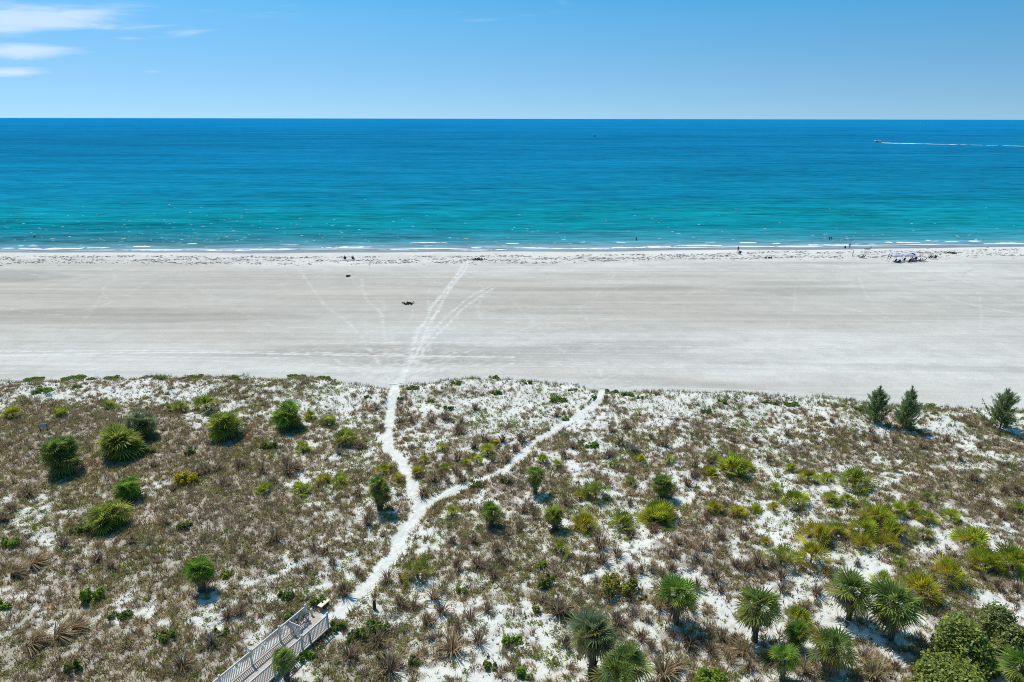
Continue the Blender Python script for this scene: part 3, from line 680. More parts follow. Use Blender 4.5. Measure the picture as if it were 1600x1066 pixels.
def palmetto(cx, by, wpx, hpx, hue, label=None, look=None, short=None, orange=0.0, seed=0, dead=.5):
    r = np.random.default_rng(5000 + seed); P = ground_at(cx, by); D = px_to_m(P, wpx) * 1.12; h = max(.45, height_for(P, by - hpx)); Rr = min(D / 2, h * .9 + .2)
    root = empty('saw_palmetto', P, 0); c0, c1 = HUES[hue]
    lab = once(label) if label else auto_label(look, P)
    tag(root, lab, 'palmetto', 'saw palmettos on the dune')
    if short: landmark(short, P)
    nc = max(1, int(round(D / (1.15 * h + .25)))) if D > 1.1 * h else 1
    parts = []; dp = []; st = MB()
    for j in range(nc + (1 if nc > 1 else 0)):
        ox = 0 if nc == 1 else r.uniform(-.5, .5) * max(D - 1.0 * Rr, .2); oy = 0 if nc == 1 else r.uniform(-.4, .4) * Rr; hh = h * r.uniform(.75, 1.05)
        cen = np.array([ox, oy, hh * .16]); rr = min(Rr, D / 2) * r.uniform(1.0, 1.2)
        parts.append(fans(r, cen, int(22 + 10 * rr), 1.5, .0, max(rr, hh * .7) * .52, max(.36, rr * .60), c0, c1, .06, 11, 1.25, ORANGE, orange, 1.0, -.05, .32))
        dp.append(fans(r, cen, int(5 + 6 * dead), .1, -.35, rr * .5, rr * .42, DEADC[0], DEADC[1], .6, 9, 1.4))
        st = MB(); st.tube([(ox, oy, -.2), (ox + .04, oy, hh * .08), (ox, oy, hh * .18)], [.09, .08, .06], 7); st.build('stem', M_TRUNK, root)
    V, T, C = cat(parts); link('crown', mesh_np('crown', V, T, C), M_PALM, root)
    V, T, C = cat(dp); link('dead_fronds', mesh_np('dead_fronds', V, T, C), M_DEAD, root)
    return root

# fixed landmarks of the place
landmark('fork of the sand path', ground_at(655, 797)); landmark('seaward mouth of the main path', ground_at(618, 606)); landmark('seaward mouth of the side path', ground_at(940, 614))
landmark('railing end of the boardwalk', ground_at(514, 975)); landmark('bend in the main path', ground_at(605, 695)); landmark('midpoint of the side path', ground_at(790, 733))

PALMS = [
    (102, 738, 68, 692, 'deep', 'round deep green palm with brown skirt beside the small grey sign', 'round palm by the sign', 1.6, 0),
    (190, 713, 80, 684, 'olive', 'broad low dome-shaped palm in front of the grey-green palm', 'broad dome palm', 1.0, 0),
    (224, 682, 56, 648, 'grey', 'grey-green palm standing behind the broad dome-shaped palm', 'grey-green palm', 1.2, 0),
    (352, 680, 64, 652, 'olive', 'rounded palm left of the tallest bushy green palm near the beach', 'rounded palm near the beach', .8, 0),
    (449, 670, 54, 640, 'bright', 'full bushy green palm close to the beach, left of the main path', 'bushy palm near the beach', .6, 0),
    (201, 778, 54, 752, 'bright', 'bright green palm, the rear one of a close pair', 'rear palm of the pair', .8, .1),
    (173, 822, 68, 786, 'olive', 'large leafy palm, the front one of a close pair', 'front palm of the pair', 1.2, 0),
    (594, 796, 46, 756, 'deep', 'dark green palm casting deep shade left of the main path', 'dark palm beside the main path', 1.4, .15),
    (768, 822, 38, 797, 'bright', 'small bright palm right of the fork in the sand path', 'small palm right of the fork', .8, .1),
    (315, 925, 58, 880, 'bright', 'lone bright green palm on brown mat above the boardwalk', 'lone palm above the boardwalk', .8, 0),
    (450, 1068, 46, 1028, 'deep', 'slim palm hiding part of the boardwalk railing', 'slim palm at the boardwalk', 1.0, 0),
    (1057, 975, 68, 926, 'bright', 'green palm with yellow lower fronds casting a blue shadow on bare sand', 'palm on bare sand', 1.2, .18),
    (926, 1050, 92, 988, 'grey', 'large palm, the rear one of two touching palms at the bottom centre', 'rear touching palm', 1.2, .1),
    (970, 1090, 98, 1026, 'deep', 'large dark palm, the front one of two touching palms at the bottom centre', 'front touching palm', 1.2, .05),
    (1179, 1002, 76, 942, 'deep', 'tall palm with yellowing left side between the bare sand palm and the yellow palmetto', 'yellow-sided tall palm', 1.3, .2),
    (1326, 968, 72, 918, 'deep', 'dark palm on a short trunk, left of a slightly bigger one', 'left palm of the trunk pair', 1.3, .08),
    (1392, 998, 84, 944, 'deep', 'biggest dark palm, touching the leathery round-leaved bush', 'biggest dark palm', 1.3, 0),
    (1289, 1046, 72, 1004, 'deep', 'palm with orange dead lower fronds near the bottom right', 'palm with orange skirt', 1.4, .2),
    (1240, 1012, 48, 982, 'bright', 'medium green palm squeezed between the yellow palmetto and orange-skirted palm', 'squeezed medium palm', .8, .1),
    (1222, 1064, 52, 1026, 'bright', 'squat lime green palm at the bottom edge', 'squat lime palm', .8, .05),
    (1583, 1085, 72, 1040, 'bright', 'vivid green palm in the bottom right corner', 'corner palm', .8, .05),
    (1036, 778, 44, 746, 'deep', 'compact dark palm among yellow palmettos right of the side path', 'compact dark palm', 1.0, .15),
    (836, 772, 38, 742, 'bright', 'small palm with orange left fronds right of the side path', 'orange-flecked palm', 1.0, .35),
    (868, 828, 42, 804, 'olive', 'pale streaky palm with orange base fronds below the orange-flecked palm', 'pale streaky palm', 1.0, .2),
]
HEADS = {0: 6, 1: 5, 2: 3, 3: 5, 4: 4, 5: 3, 6: 4, 7: 2, 9: 2, 12: 2, 13: 2, 18: 2, 21: 2, 23: 2}
for i, (cx, by, w, cyp, hue, lab, sh, dead, orr) in enumerate(PALMS): palm(cx, by, w, cyp, hue, lab, sh, dead, orr, i, HEADS.get(i, 1))

PMS = [  # cx, base y, width, height, hue, orange, manual label or look, short
    (930, 778, 40, 48, 'olive', .15, 'L:tall green palmetto left of the compact dark palm', 'tall green palmetto'),
    (1143, 738, 50, 32, 'yellow', .1, 'L:wide palmetto standing apart, right of the compact dark palm', 'wide lone palmetto'),
    (1035, 812, 56, 25, 'yellow', .3, 'L:wide yellow palmetto with orange tips in front of the compact dark palm', 'wide orange palmetto'),
    (974, 824, 44, 36, 'olive', .25, 'medium palmetto with orange tips', None),
    (912, 826, 48, 26, 'ochre', .15, 'low yellow palmetto', None),
    (876, 864, 30, 36, 'olive', .1, 'upright green palmetto', 'upright green palmetto'),
    (652, 903, 40, 44, 'olive', .35, 'L:dark palmetto with rusty red tips right of the main path', 'rusty-tipped palmetto'),
    (706, 808, 24, 26, 'yellow', .1, 'small yellow palmetto', None),
    (540, 694, 42, 36, 'olive', .2, 'L:medium olive palmetto left of the bend in the main path', 'olive palmetto by the bend'),
    (511, 664, 28, 26, 'olive', .1, 'small olive palmetto', None), (473, 706, 28, 26, 'yellow', .1, 'small yellow palmetto', None),
    (486, 655, 24, 16, 'yellow', .1, 'low yellow palmetto', None),
    (20, 652, 26, 22, 'yellow', .05, 'L:low yellow palmetto at the left edge of the dune', 'left edge palmetto'),
    (322, 640, 40, 24, 'olive', .1, 'wide low olive palmetto', None), (283, 642, 24, 22, 'olive', .05, 'small olive palmetto', None), (266, 644, 22, 20, 'olive', .05, 'small dull palmetto', None), (95, 650, 22, 16, 'yellow', .05, 'small yellow palmetto', None), (172, 638, 22, 16, 'olive', 0, 'small olive palmetto', None),
    (470, 770, 32, 24, 'yellow', .1, 'L:bright yellow palmetto alone left of the dark palm beside the path', 'bright yellow palmetto'),
    (506, 754, 24, 18, 'ochre', .1, 'small ochre palmetto', None), (532, 755, 28, 18, 'yellow', 0, 'low yellow palmetto', None), (412, 768, 26, 18, 'yellow', .05, 'low yellow palmetto', None),
    (600, 738, 28, 14, 'ochre', .1, 'small ochre palmetto', None), (622, 752, 18, 18, 'ochre', .1, 'small ochre palmetto', None),
    (691, 704, 18, 18, 'yellow', .05, 'small yellow palmetto', None), (664, 722, 16, 14, 'ochre', .1, 'small ochre palmetto', None), (694, 735, 18, 14, 'yellow', .1, 'small yellow palmetto', None), (728, 727, 18, 14, 'yellow', .1, 'small yellow palmetto', None), (745, 722, 18, 18, 'yellow', .05, 'small yellow palmetto', None), (762, 710, 28, 20, 'yellow', .05, 'low yellow palmetto', None), (775, 695, 18, 16, 'ochre', .05, 'small ochre palmetto', None), (652, 742, 22, 14, 'ochre', .2, 'low ochre palmetto', None),
    (985, 758, 20, 22, 'olive', .05, 'small olive palmetto', None), (960, 730, 16, 18, 'olive', .05, 'small olive palmetto', None), (905, 780, 16, 22, 'yellow', .05, 'small yellow palmetto', None), (870, 730, 20, 18, 'yellow', .1, 'small yellow palmetto', None), (848, 722, 18, 16, 'yellow', .05, 'small yellow palmetto', None), (1000, 722, 22, 16, 'ochre', .1, 'small ochre palmetto', None), (1045, 722, 16, 16, 'yellow', 0, 'small yellow palmetto', None),
    (1115, 720, 20, 20, 'olive', .05, 'small olive palmetto', None), (1168, 734, 22, 16, 'yellow', .05, 'small yellow palmetto', None), (1110, 742, 26, 16, 'ochre', .1, 'low ochre palmetto', None), (1115, 800, 32, 18, 'ochre', .3, 'low ochre palmetto', None), (1152, 806, 26, 22, 'ochre', .25, 'low ochre palmetto', None), (1180, 800, 20, 16, 'yellow', .1, 'small yellow palmetto', None),
    (1235, 736, 22, 18, 'yellow', .05, 'small yellow palmetto', None), (1263, 752, 32, 24, 'yellow', .1, 'L:yellow palmetto at the seaward corner of the big palmetto patch', 'seaward corner palmetto'), (1292, 752, 24, 20, 'yellow', .05, 'medium yellow palmetto', None), (1334, 760, 50, 32, 'olive', .1, 'L:broad dark palmetto at the back of the big palmetto patch', 'broad back palmetto'),
    (1295, 786, 30, 28, 'yellow', .2, 'medium yellow palmetto', None), (1324, 788, 26, 24, 'yellow', .1, 'medium yellow palmetto', None), (1345, 772, 18, 20, 'ochre', .05, 'small ochre palmetto', None), (1243, 790, 40, 26, 'yellow', .25, 'wide yellow palmetto', None), (1211, 768, 18, 18, 'yellow', .05, 'small yellow palmetto', None), (1208, 798, 20, 18, 'ochre', .4, 'small orange palmetto', None),
    (1365, 815, 48, 32, 'yellow', .15, 'wide yellow palmetto', None), (1401, 804, 34, 36, 'yellow', .1, 'L:tallest yellow palmetto in the middle of the big palmetto patch', 'tallest yellow palmetto'), (1426, 798, 26, 26, 'yellow', .15, 'medium yellow palmetto', None), (1448, 815, 30, 26, 'yellow', .15, 'medium yellow palmetto', None), (1449, 785, 18, 24, 'olive', .05, 'small olive palmetto', None), (1485, 812, 30, 24, 'yellow', .1, 'medium yellow palmetto', None),
    (1278, 846, 48, 38, 'ochre', .35, 'wide ochre palmetto', None), (1305, 838, 34, 34, 'olive', .15, 'medium olive palmetto', None), (1219, 882, 42, 42, 'olive', .15, 'L:green palmetto at the left end of the big palmetto patch', 'green end palmetto'), (1266, 880, 52, 46, 'ochre', .4, 'L:orange-fringed palmetto beside the green palmetto at the patch end', 'orange-fringed palmetto'),
    (1350, 838, 46, 32, 'yellow', .15, 'wide yellow palmetto', None), (1392, 840, 46, 34, 'yellow', .25, 'wide yellow palmetto', None), (1346, 856, 30, 28, 'ochre', .25, 'medium ochre palmetto', None), (1386, 854, 36, 18, 'ochre', .2, 'low ochre palmetto', None), (1441, 842, 30, 30, 'olive', .15, 'medium olive palmetto', None),
    (1517, 856, 56, 44, 'yellow', .2, 'L:large yellow palmetto behind the widest palmetto row by the right edge', 'large right palmetto'), (1538, 888, 52, 42, 'yellow', .15, 'L:wide yellow palmetto in the long row by the right edge', 'long row palmetto'), (1580, 890, 56, 40, 'yellow', .15, 'L:outermost yellow palmetto of the long row, cut by the right edge', 'outermost palmetto'),
    (1405, 884, 24, 22, 'yellow', .1, 'small yellow palmetto', None), (1480, 908, 54, 44, 'ochre', .15, 'L:ochre palmetto standing before the long palmetto row', 'ochre palmetto before the row'), (1378, 912, 34, 22, 'yellow', .05, 'L:low yellow palmetto peeking out behind the biggest dark palm', 'peeking palmetto'), (1437, 934, 60, 44, 'ochre', .25, 'L:golden palmetto right of the biggest dark palm', 'golden palmetto'),
    (1196, 852, 22, 18, 'ochre', .6, 'small orange palmetto', None), (1245, 975, 46, 38, 'yellow', .1, 'L:yellow palmetto behind the squeezed medium palm', 'yellow palmetto at bottom right'), (1590, 800, 26, 22, 'olive', .05, 'small olive palmetto', None), (1200, 1030, 22, 22, 'ochre', .1, 'small ochre palmetto', None), (1203, 945, 22, 26, 'olive', .05, 'small olive palmetto', None),
]
late = []
for i, row in enumerate(PMS):
    if row[6].startswith('L:'): palmetto(row[0], row[1], row[2], row[3], row[4], label=row[6][2:], short=row[7], orange=row[5], seed=i)
    else: late.append((i, row))
for i, row in late: palmetto(row[0], row[1], row[2], row[3], row[4], look=row[6], short=row[7], orange=row[5], seed=i)

# ------------------------------------------------------------------ round-leaved bushes and low shrubs
def leaf_shell(r, lobes, n, size, c0, c1, hexa=True):
    """leaves spread through the outer shell of a few overlapping lobes"""
    lb = np.array(lobes); vol = lb[:, 3] * lb[:, 4]; pick = r.choice(len(lb), n, p=vol / vol.sum()); L = lb[pick]
    d = r.normal(0, 1, (n, 3)); d[:, 2] = np.abs(d[:, 2]) * 1.1 - .25; d /= np.linalg.norm(d, axis=1)[:, None]
    bump = .62 + .75 * fbm(d[:, 0] * 3.4 + L[:, 0] * 2, d[:, 1] * 3.4 + d[:, 2] * 2, 171, 3)
    rad = bump * r.uniform(.45, 1.0, n) ** .6
    c = L[:, :3] + d * rad[:, None] * L[:, 3:6]; c[:, 2] = np.maximum(c[:, 2], .05)
    nrm = d * .5 + r.normal(0, .55, (n, 3)); nrm[:, 2] += .8; nrm /= np.linalg.norm(nrm, axis=1)[:, None]
    a = np.cross(nrm, r.normal(0, 1, (n, 3))); a /= np.linalg.norm(a, axis=1)[:, None]; b = np.cross(nrm, a); s = (size * r.uniform(.6, 1.3, n))[:, None]
    k = np.array([0, 60, 120, 180, 240, 300]) * np.pi / 180
    V = np.stack([c + a * s * math.cos(t) + b * s * .9 * math.sin(t) for t in k], 1).reshape(-1, 3); F = np.arange(6 * n).reshape(-1, 6)
    t = r.uniform(0, 1, (n, 1)) ** 1.3; cc = (np.array(c0) * (1 - t) + np.array(c1) * t)
    return V, F, np.repeat(cc, 6, 0)
def bush(name, cat_, cx, by, wpx, hpx, label, c0, c1, size, dens, mat, group, seed, flat=1.0, short=None):
    r = np.random.default_rng(8000 + seed); P = ground_at(cx, by); D = px_to_m(P, wpx); h = max(.25, height_for(P, by - hpx) * (.5 if name == 'vine_patch' else .72))
    root = empty(name, P); tag(root, label, cat_, group)
    if short: landmark(short, P)
    low = name != 'sea_grape'; nl = max(3, int(D * (8 if low else 1.6))); lobes = []
    if low: nl = max(nl, 9)
    for j in range(nl):
        lr = D * (r.uniform(.07, .17) if low else r.uniform(.24, .36)); lobes.append((r.uniform(-.5, .5) * (D - 1.6 * lr), r.uniform(-.4, .4) * (D - 1.2 * lr) * flat, h * r.uniform(.05, .45), lr, lr * flat, h * (r.uniform(.3, .6) if low else r.uniform(.42, .62))))
    V, F, C = leaf_shell(r, lobes, int(dens * D * (D * flat + h)), size, c0, c1)
    link('crown', mesh_np('crown', V, F, C), mat, root)
    m = MB()
    for j in range(min(nl, 7)):
        l = lobes[j]; m.tube([(l[0] * .2, l[1] * .2, -.1), (l[0] * .6, l[1] * .6, l[2] * .6), (l[0], l[1], l[2] + l[5] * .5)], [.035, .03, .015], 6)
    m.build('stem', M_TWIG, root); return root
GRAPE = [(1488, 1030, 112, 86, 'large dark bush of round leathery leaves, right of the biggest dark palm', (.07, .10, .02), (.40, .45, .085), 'large round-leaved bush'),
         (1566, 1005, 84, 62, 'paler round-leaved bush behind the corner palm', (.08, .10, .028), (.36, .38, .11), 'paler round-leaved bush'),
         (1478, 1082, 120, 66, 'round-leaved bush cut by the bottom edge, left of the corner palm', (.07, .10, .02), (.40, .46, .085), 'bottom round-leaved bush')]
for i, (cx, by, w, h, lab, c0, c1, sh) in enumerate(GRAPE): bush('sea_grape', 'bush', cx, by, w, h, once(lab), c0, c1, .072, 520, M_GRAPE, 'round-leaved bushes', i, .85, sh)
LOW = [  # small leafy shrubs and vine patches: cx, base y, w, h, tone
    (1108, 1072, 66, 26, 'lime', 'leafy yellow-green shrub'), (968, 925, 58, 36, 'yell', 'yellowish leafy shrub'), (142, 940, 38, 32, 'lime', 'lime green leafy shrub'), (293, 756, 34, 30, 'gold', 'golden yellow leafy shrub'),
    (800, 1005, 32, 22, 'lime', 'bright green leafy shrub'), (819, 1056, 30, 20, 'lime', 'bright green leafy shrub'), (838, 958, 14, 20, 'lime', 'small bright green shrub'), (480, 1030, 26, 18, 'lime', 'lime green leafy shrub'),
    (722, 925, 26, 12, 'green', 'low green shrub'), (17, 852, 32, 20, 'lime', 'bright green leafy shrub'), (8, 950, 22, 14, 'lime', 'bright green leafy shrub'), (130, 832, 34, 18, 'green', 'low green shrub'), (848, 886, 16, 14, 'lime', 'small bright green shrub'),
    (500, 945, 28, 20, 'green', 'low green shrub'), (460, 970, 30, 26, 'green', 'low green shrub'), (525, 985, 30, 16, 'green', 'low green shrub'), (590, 985, 44, 26, 'green', 'spreading green shrub'), (560, 1000, 36, 22, 'green', 'low green shrub'), (445, 935, 30, 18, 'green', 'low green shrub'),
    (290, 825, 26, 14, 'green', 'low green shrub'), (300, 710, 22, 14, 'green', 'low green shrub'), (230, 710, 26, 14, 'green', 'low green shrub'), (350, 900, 30, 12, 'yell', 'low yellowish shrub'), (345, 990, 26, 14, 'green', 'low green shrub'), (115, 1050, 26, 30, 'green', 'low green shrub'), (190, 965, 36, 14, 'green', 'low green shrub'), (255, 1000, 36, 18, 'green', 'low green shrub'),
    (855, 915, 36, 26, 'green', 'low green shrub'), (745, 760, 26, 14, 'green', 'low green shrub'), (790, 755, 20, 12, 'green', 'low green shrub'), (700, 640, 18, 8, 'green', 'low green shrub'), (420, 700, 26, 14, 'green', 'low green shrub'), (300, 880, 24, 14, 'yell', 'low yellowish shrub'), (890, 965, 22, 14, 'green', 'low green shrub'), (1005, 935, 18, 10, 'green', 'low green shrub'), (1360, 1040, 24, 18, 'lime', 'small bright green shrub'), (765, 1045, 24, 14, 'green', 'low green shrub'), (645, 1035, 26, 14, 'green', 'low green shrub'), (595, 1030, 20, 12, 'green', 'low green shrub'),
    (52, 594, 34, 6, 'vine', 'flat green vine patch'), (115, 592, 38, 7, 'vine', 'flat green vine patch'), (143, 594, 16, 8, 'vine', 'flat green vine patch'), (175, 592, 26, 8, 'vine', 'flat green vine patch'), (232, 591, 26, 5, 'vine', 'flat green vine patch'), (249, 592, 18, 9, 'vine', 'flat green vine patch'), (300, 590, 32, 6, 'vine', 'flat green vine patch'), (368, 592, 24, 10, 'vine', 'flat green vine patch'), (68, 612, 30, 12, 'vine', 'flat green vine patch'), (120, 606, 20, 8, 'vine', 'flat green vine patch'),
    (462, 590, 30, 6, 'vine', 'flat green vine patch'), (505, 592, 26, 6, 'vine', 'flat green vine patch'), (520, 596, 14, 6, 'vine', 'flat green vine patch'), (645, 607, 22, 9, 'vine', 'flat green vine patch'), (625, 624, 11, 8, 'vine', 'small round vine patch'), (713, 600, 18, 9, 'vine', 'flat green vine patch'), (772, 591, 18, 8, 'vine', 'flat green vine patch'), (776, 616, 18, 14, 'vine', 'flat green vine patch'),
    (825, 600, 14, 12, 'vine', 'flat green vine patch'), (872, 626, 28, 14, 'vine', 'flat green vine patch'), (895, 610, 16, 7, 'vine', 'flat green vine patch'), (930, 622, 12, 10, 'vine', 'flat green vine patch'), (956, 613, 22, 8, 'vine', 'flat green vine patch'), (980, 618, 22, 10, 'vine', 'flat green vine patch'), (1000, 622, 14, 7, 'vine', 'flat green vine patch'), (925, 697, 26, 14, 'vine', 'flat green vine patch'), (906, 692, 14, 10, 'vine', 'flat green vine patch'), (1145, 672, 18, 8, 'vine', 'flat green vine patch'), (1105, 644, 20, 8, 'vine', 'flat green vine patch'), (1130, 628, 18, 7, 'vine', 'flat green vine patch'), (1198, 630, 18, 7, 'vine', 'flat green vine patch'), (1208, 631, 18, 6, 'vine', 'flat green vine patch'), (1235, 632, 26, 7, 'vine', 'flat green vine patch'), (1345, 640, 22, 8, 'vine', 'flat green vine patch'), (1570, 727, 14, 10, 'vine', 'flat green vine patch'), (1452, 637, 28, 8, 'vine', 'flat green vine patch'), (883, 655, 14, 8, 'vine', 'flat green vine patch'), (672, 628, 16, 8, 'vine', 'flat green vine patch'), (575, 622, 14, 7, 'vine', 'flat green vine patch'),
]
TONES = {'lime': ((.143, .234, .023), (.36, .44, .07)), 'yell': ((.156, .156, .033), (.442, .416, .078)), 'gold': ((.312, .260, .018), (.715, .598, .046)), 'green': ((.098, .137, .029), (.260, .305, .072)), 'vine': ((.091, .156, .023), (.247, .338, .058))}
# ------------------------------------------------------------------ young pines by the beach
def pine(cx, by, wpx, hpx, label, short, seed, skirt=0):
    r = np.random.default_rng(9000 + seed); P = ground_at(cx, by); h = height_for(P, by - hpx); Rr = px_to_m(P, wpx) / 2 * .86
    root = empty('young_pine', P); tag(root, once(label), 'tree', 'young pines at the beach edge'); landmark(short, P)
    m = MB(); m.tube([(0, 0, -.2), (.03, 0, h * .4), (0, .03, h * .75), (0, 0, h * .97)], [.07, .055, .03, .01], 8); m.build('trunk', M_TRUNK, root)
    Vs = []; Cs = []; bm = MB()
    for j in range(96):
        t = .02 + .96 * (j / 96); z0 = h * t * .86; az = j * 2.39996 + r.normal(0, .3); L = Rr * 1.0 * (1 - t) ** .75 * r.uniform(.45, 1.45) + .22
        el = .50 + .30 * t + r.normal(0, .16); d = np.array([math.cos(az) * math.cos(el), math.sin(az) * math.cos(el), math.sin(el)])
        p0 = np.array([0, 0, z0]); p1 = p0 + d * L * .6; p2 = p1 + (d + np.array([0, 0, .45])) * L * .55
        bm.tube([p0, p1, p2], [.02, .014, .006], 5, False)
        ns = int(24 + 42 * L); tt = r.uniform(.25, 1.05, ns)
        for q in tt:
            c = p0 + (p1 - p0) * q / .55 if q < .55 else p1 + (p2 - p1) * (q - .55) / .5
            c = c + r.normal(0, .07, 3)
            nd = d + r.normal(0, .55, 3) + np.array([0, 0, .35]); nd /= np.linalg.norm(nd); l = r.uniform(.18, .38)
            sdv = np.cross(nd, r.normal(0, 1, 3)); sdv /= np.linalg.norm(sdv); w = r.uniform(.02, .038)
            Vs += [c - sdv * w, c + sdv * w, c + nd * l]
            k = r.uniform(0, 1); low = max(0, .45 - t) * 1.6
            cc = np.array([.11, .16, .07]) * (1 - k) + np.array([.32, .41, .17]) * k; cc = cc * (1 - low) + np.array([.10, .17, .03]) * low
            Cs += [cc] * 3
    for q in range(160):    # needles clothing the leader
        t = r.uniform(.6, 1.0); c = np.array([0, 0, h * t]) + r.normal(0, .05 + .10 * (1 - t), 3); nd = r.normal(0, .5, 3) + np.array([0, 0, 1.0]); nd /= np.linalg.norm(nd); l = r.uniform(.2, .4)
        sdv = np.cross(nd, r.normal(0, 1, 3)); sdv /= np.linalg.norm(sdv); Vs += [c - sdv * .03, c + sdv * .03, c + nd * l]; k = r.uniform(0, 1); Cs += [np.array([.055, .08, .04]) * (1 - k) + np.array([.15, .19, .09]) * k] * 3
    bm.build('branch', M_TRUNK, root)
    link('crown', mesh_np('crown', np.array(Vs), np.arange(len(Vs)).reshape(-1, 3), np.array(Cs)), M_NEEDLE, root)
PINES = [(1366, 661, 40, 57, 'young feathery pine at the beach edge, left one of a close pair', 'left pine of the pair'), (1414, 669, 44, 64, 'young feathery pine at the beach edge, right one of a close pair', 'right pine of the pair'), (1562, 670, 58, 62, 'widest young pine, standing alone near the right edge', 'lone wide pine')]
for i, a in enumerate(PINES): pine(*a, i)

for i, (cx, by, w, h, tn, look) in enumerate(LOW):
    c0, c1 = TONES[tn]; P = ground_at(cx, by)
    vine = tn == 'vine'
    bush('vine_patch' if vine else 'low_shrub', 'vine' if vine else 'shrub', cx, by, w, h, auto_label(look, P), c0, c1, .055 if vine else .065, 260 if vine else 230, M_COVER, 'green vine patches at the dune edge' if vine else 'leafy shrubs on the dune', 100 + i, .8)

# ------------------------------------------------------------------ brown bunchgrass clumps, each a thing
def clump_mesh(seed, nb, h, w, lean, c0, c1, sweep=None):
    r = np.random.default_rng(seed); Vs = []; Ts = []; Cs = []; o = 0
    for j in range(nb):
        az = r.uniform(0, 2 * math.pi); rad = .16 * r.uniform(0, 1) ** .5; le = lean * r.uniform(.1, 1.2); hh = h * r.uniform(.6, 1.15)
        d = np.array([math.cos(az), math.sin(az), 0])
        if sweep is not None: d = d * .6 + np.array(sweep); d /= np.linalg.norm(d)
        b = np.array([math.cos(az) * rad, math.sin(az) * rad, -.04]); m = b + d * hh * .5 * math.sin(le * .6) + np.array([0, 0, hh * .55 * math.cos(le * .5)])
        t = m + d * hh * .6 * math.sin(min(1.6, le * 1.3)) + np.array([0, 0, hh * .5 * math.cos(min(2.0, le * 1.5))])
        s = np.array([-d[1], d[0], 0]) * w * r.uniform(.6, 1.3); Vs += [b - s, b + s, m + s * .8, m - s * .8, t]; Ts += [(o, o + 1, o + 2), (o, o + 2, o + 3), (o + 3, o + 2, o + 4)]; o += 5
        k = r.uniform(0, 1); c = (np.array(c0) * (1 - k) + np.array(c1) * k) * r.uniform(.8, 1.2); Cs += [c * .8, c * .8, c, c, c * 1.15]
    return mesh_np('bunchgrass', np.array(Vs), np.array(Ts), np.array(Cs))
BG = {'dark': ((.10, .075, .045), (.28, .215, .13)), 'brown': ((.13, .09, .058), (.33, .24, .16)), 'tan': ((.20, .15, .08), (.46, .35, .20)), 'grey': ((.12, .105, .09), (.30, .26, .22))}
PROTO = {k: [clump_mesh(600 + 10 * i + j, 90, 1.0, .022, .95, *BG[k]) for j in range(4)] for i, k in enumerate(BG)}
SWEEP = [clump_mesh(700 + j, 130, 1.0, .022, 1.25, *BG['tan'], sweep=(.7, .25, 0)) for j in range(3)]
LOOKS = {'dark': 'dark brown bunchgrass clump', 'brown': 'dry brown bunchgrass clump', 'tan': 'straw-coloured bunchgrass clump', 'grey': 'grey dead bunchgrass clump'}
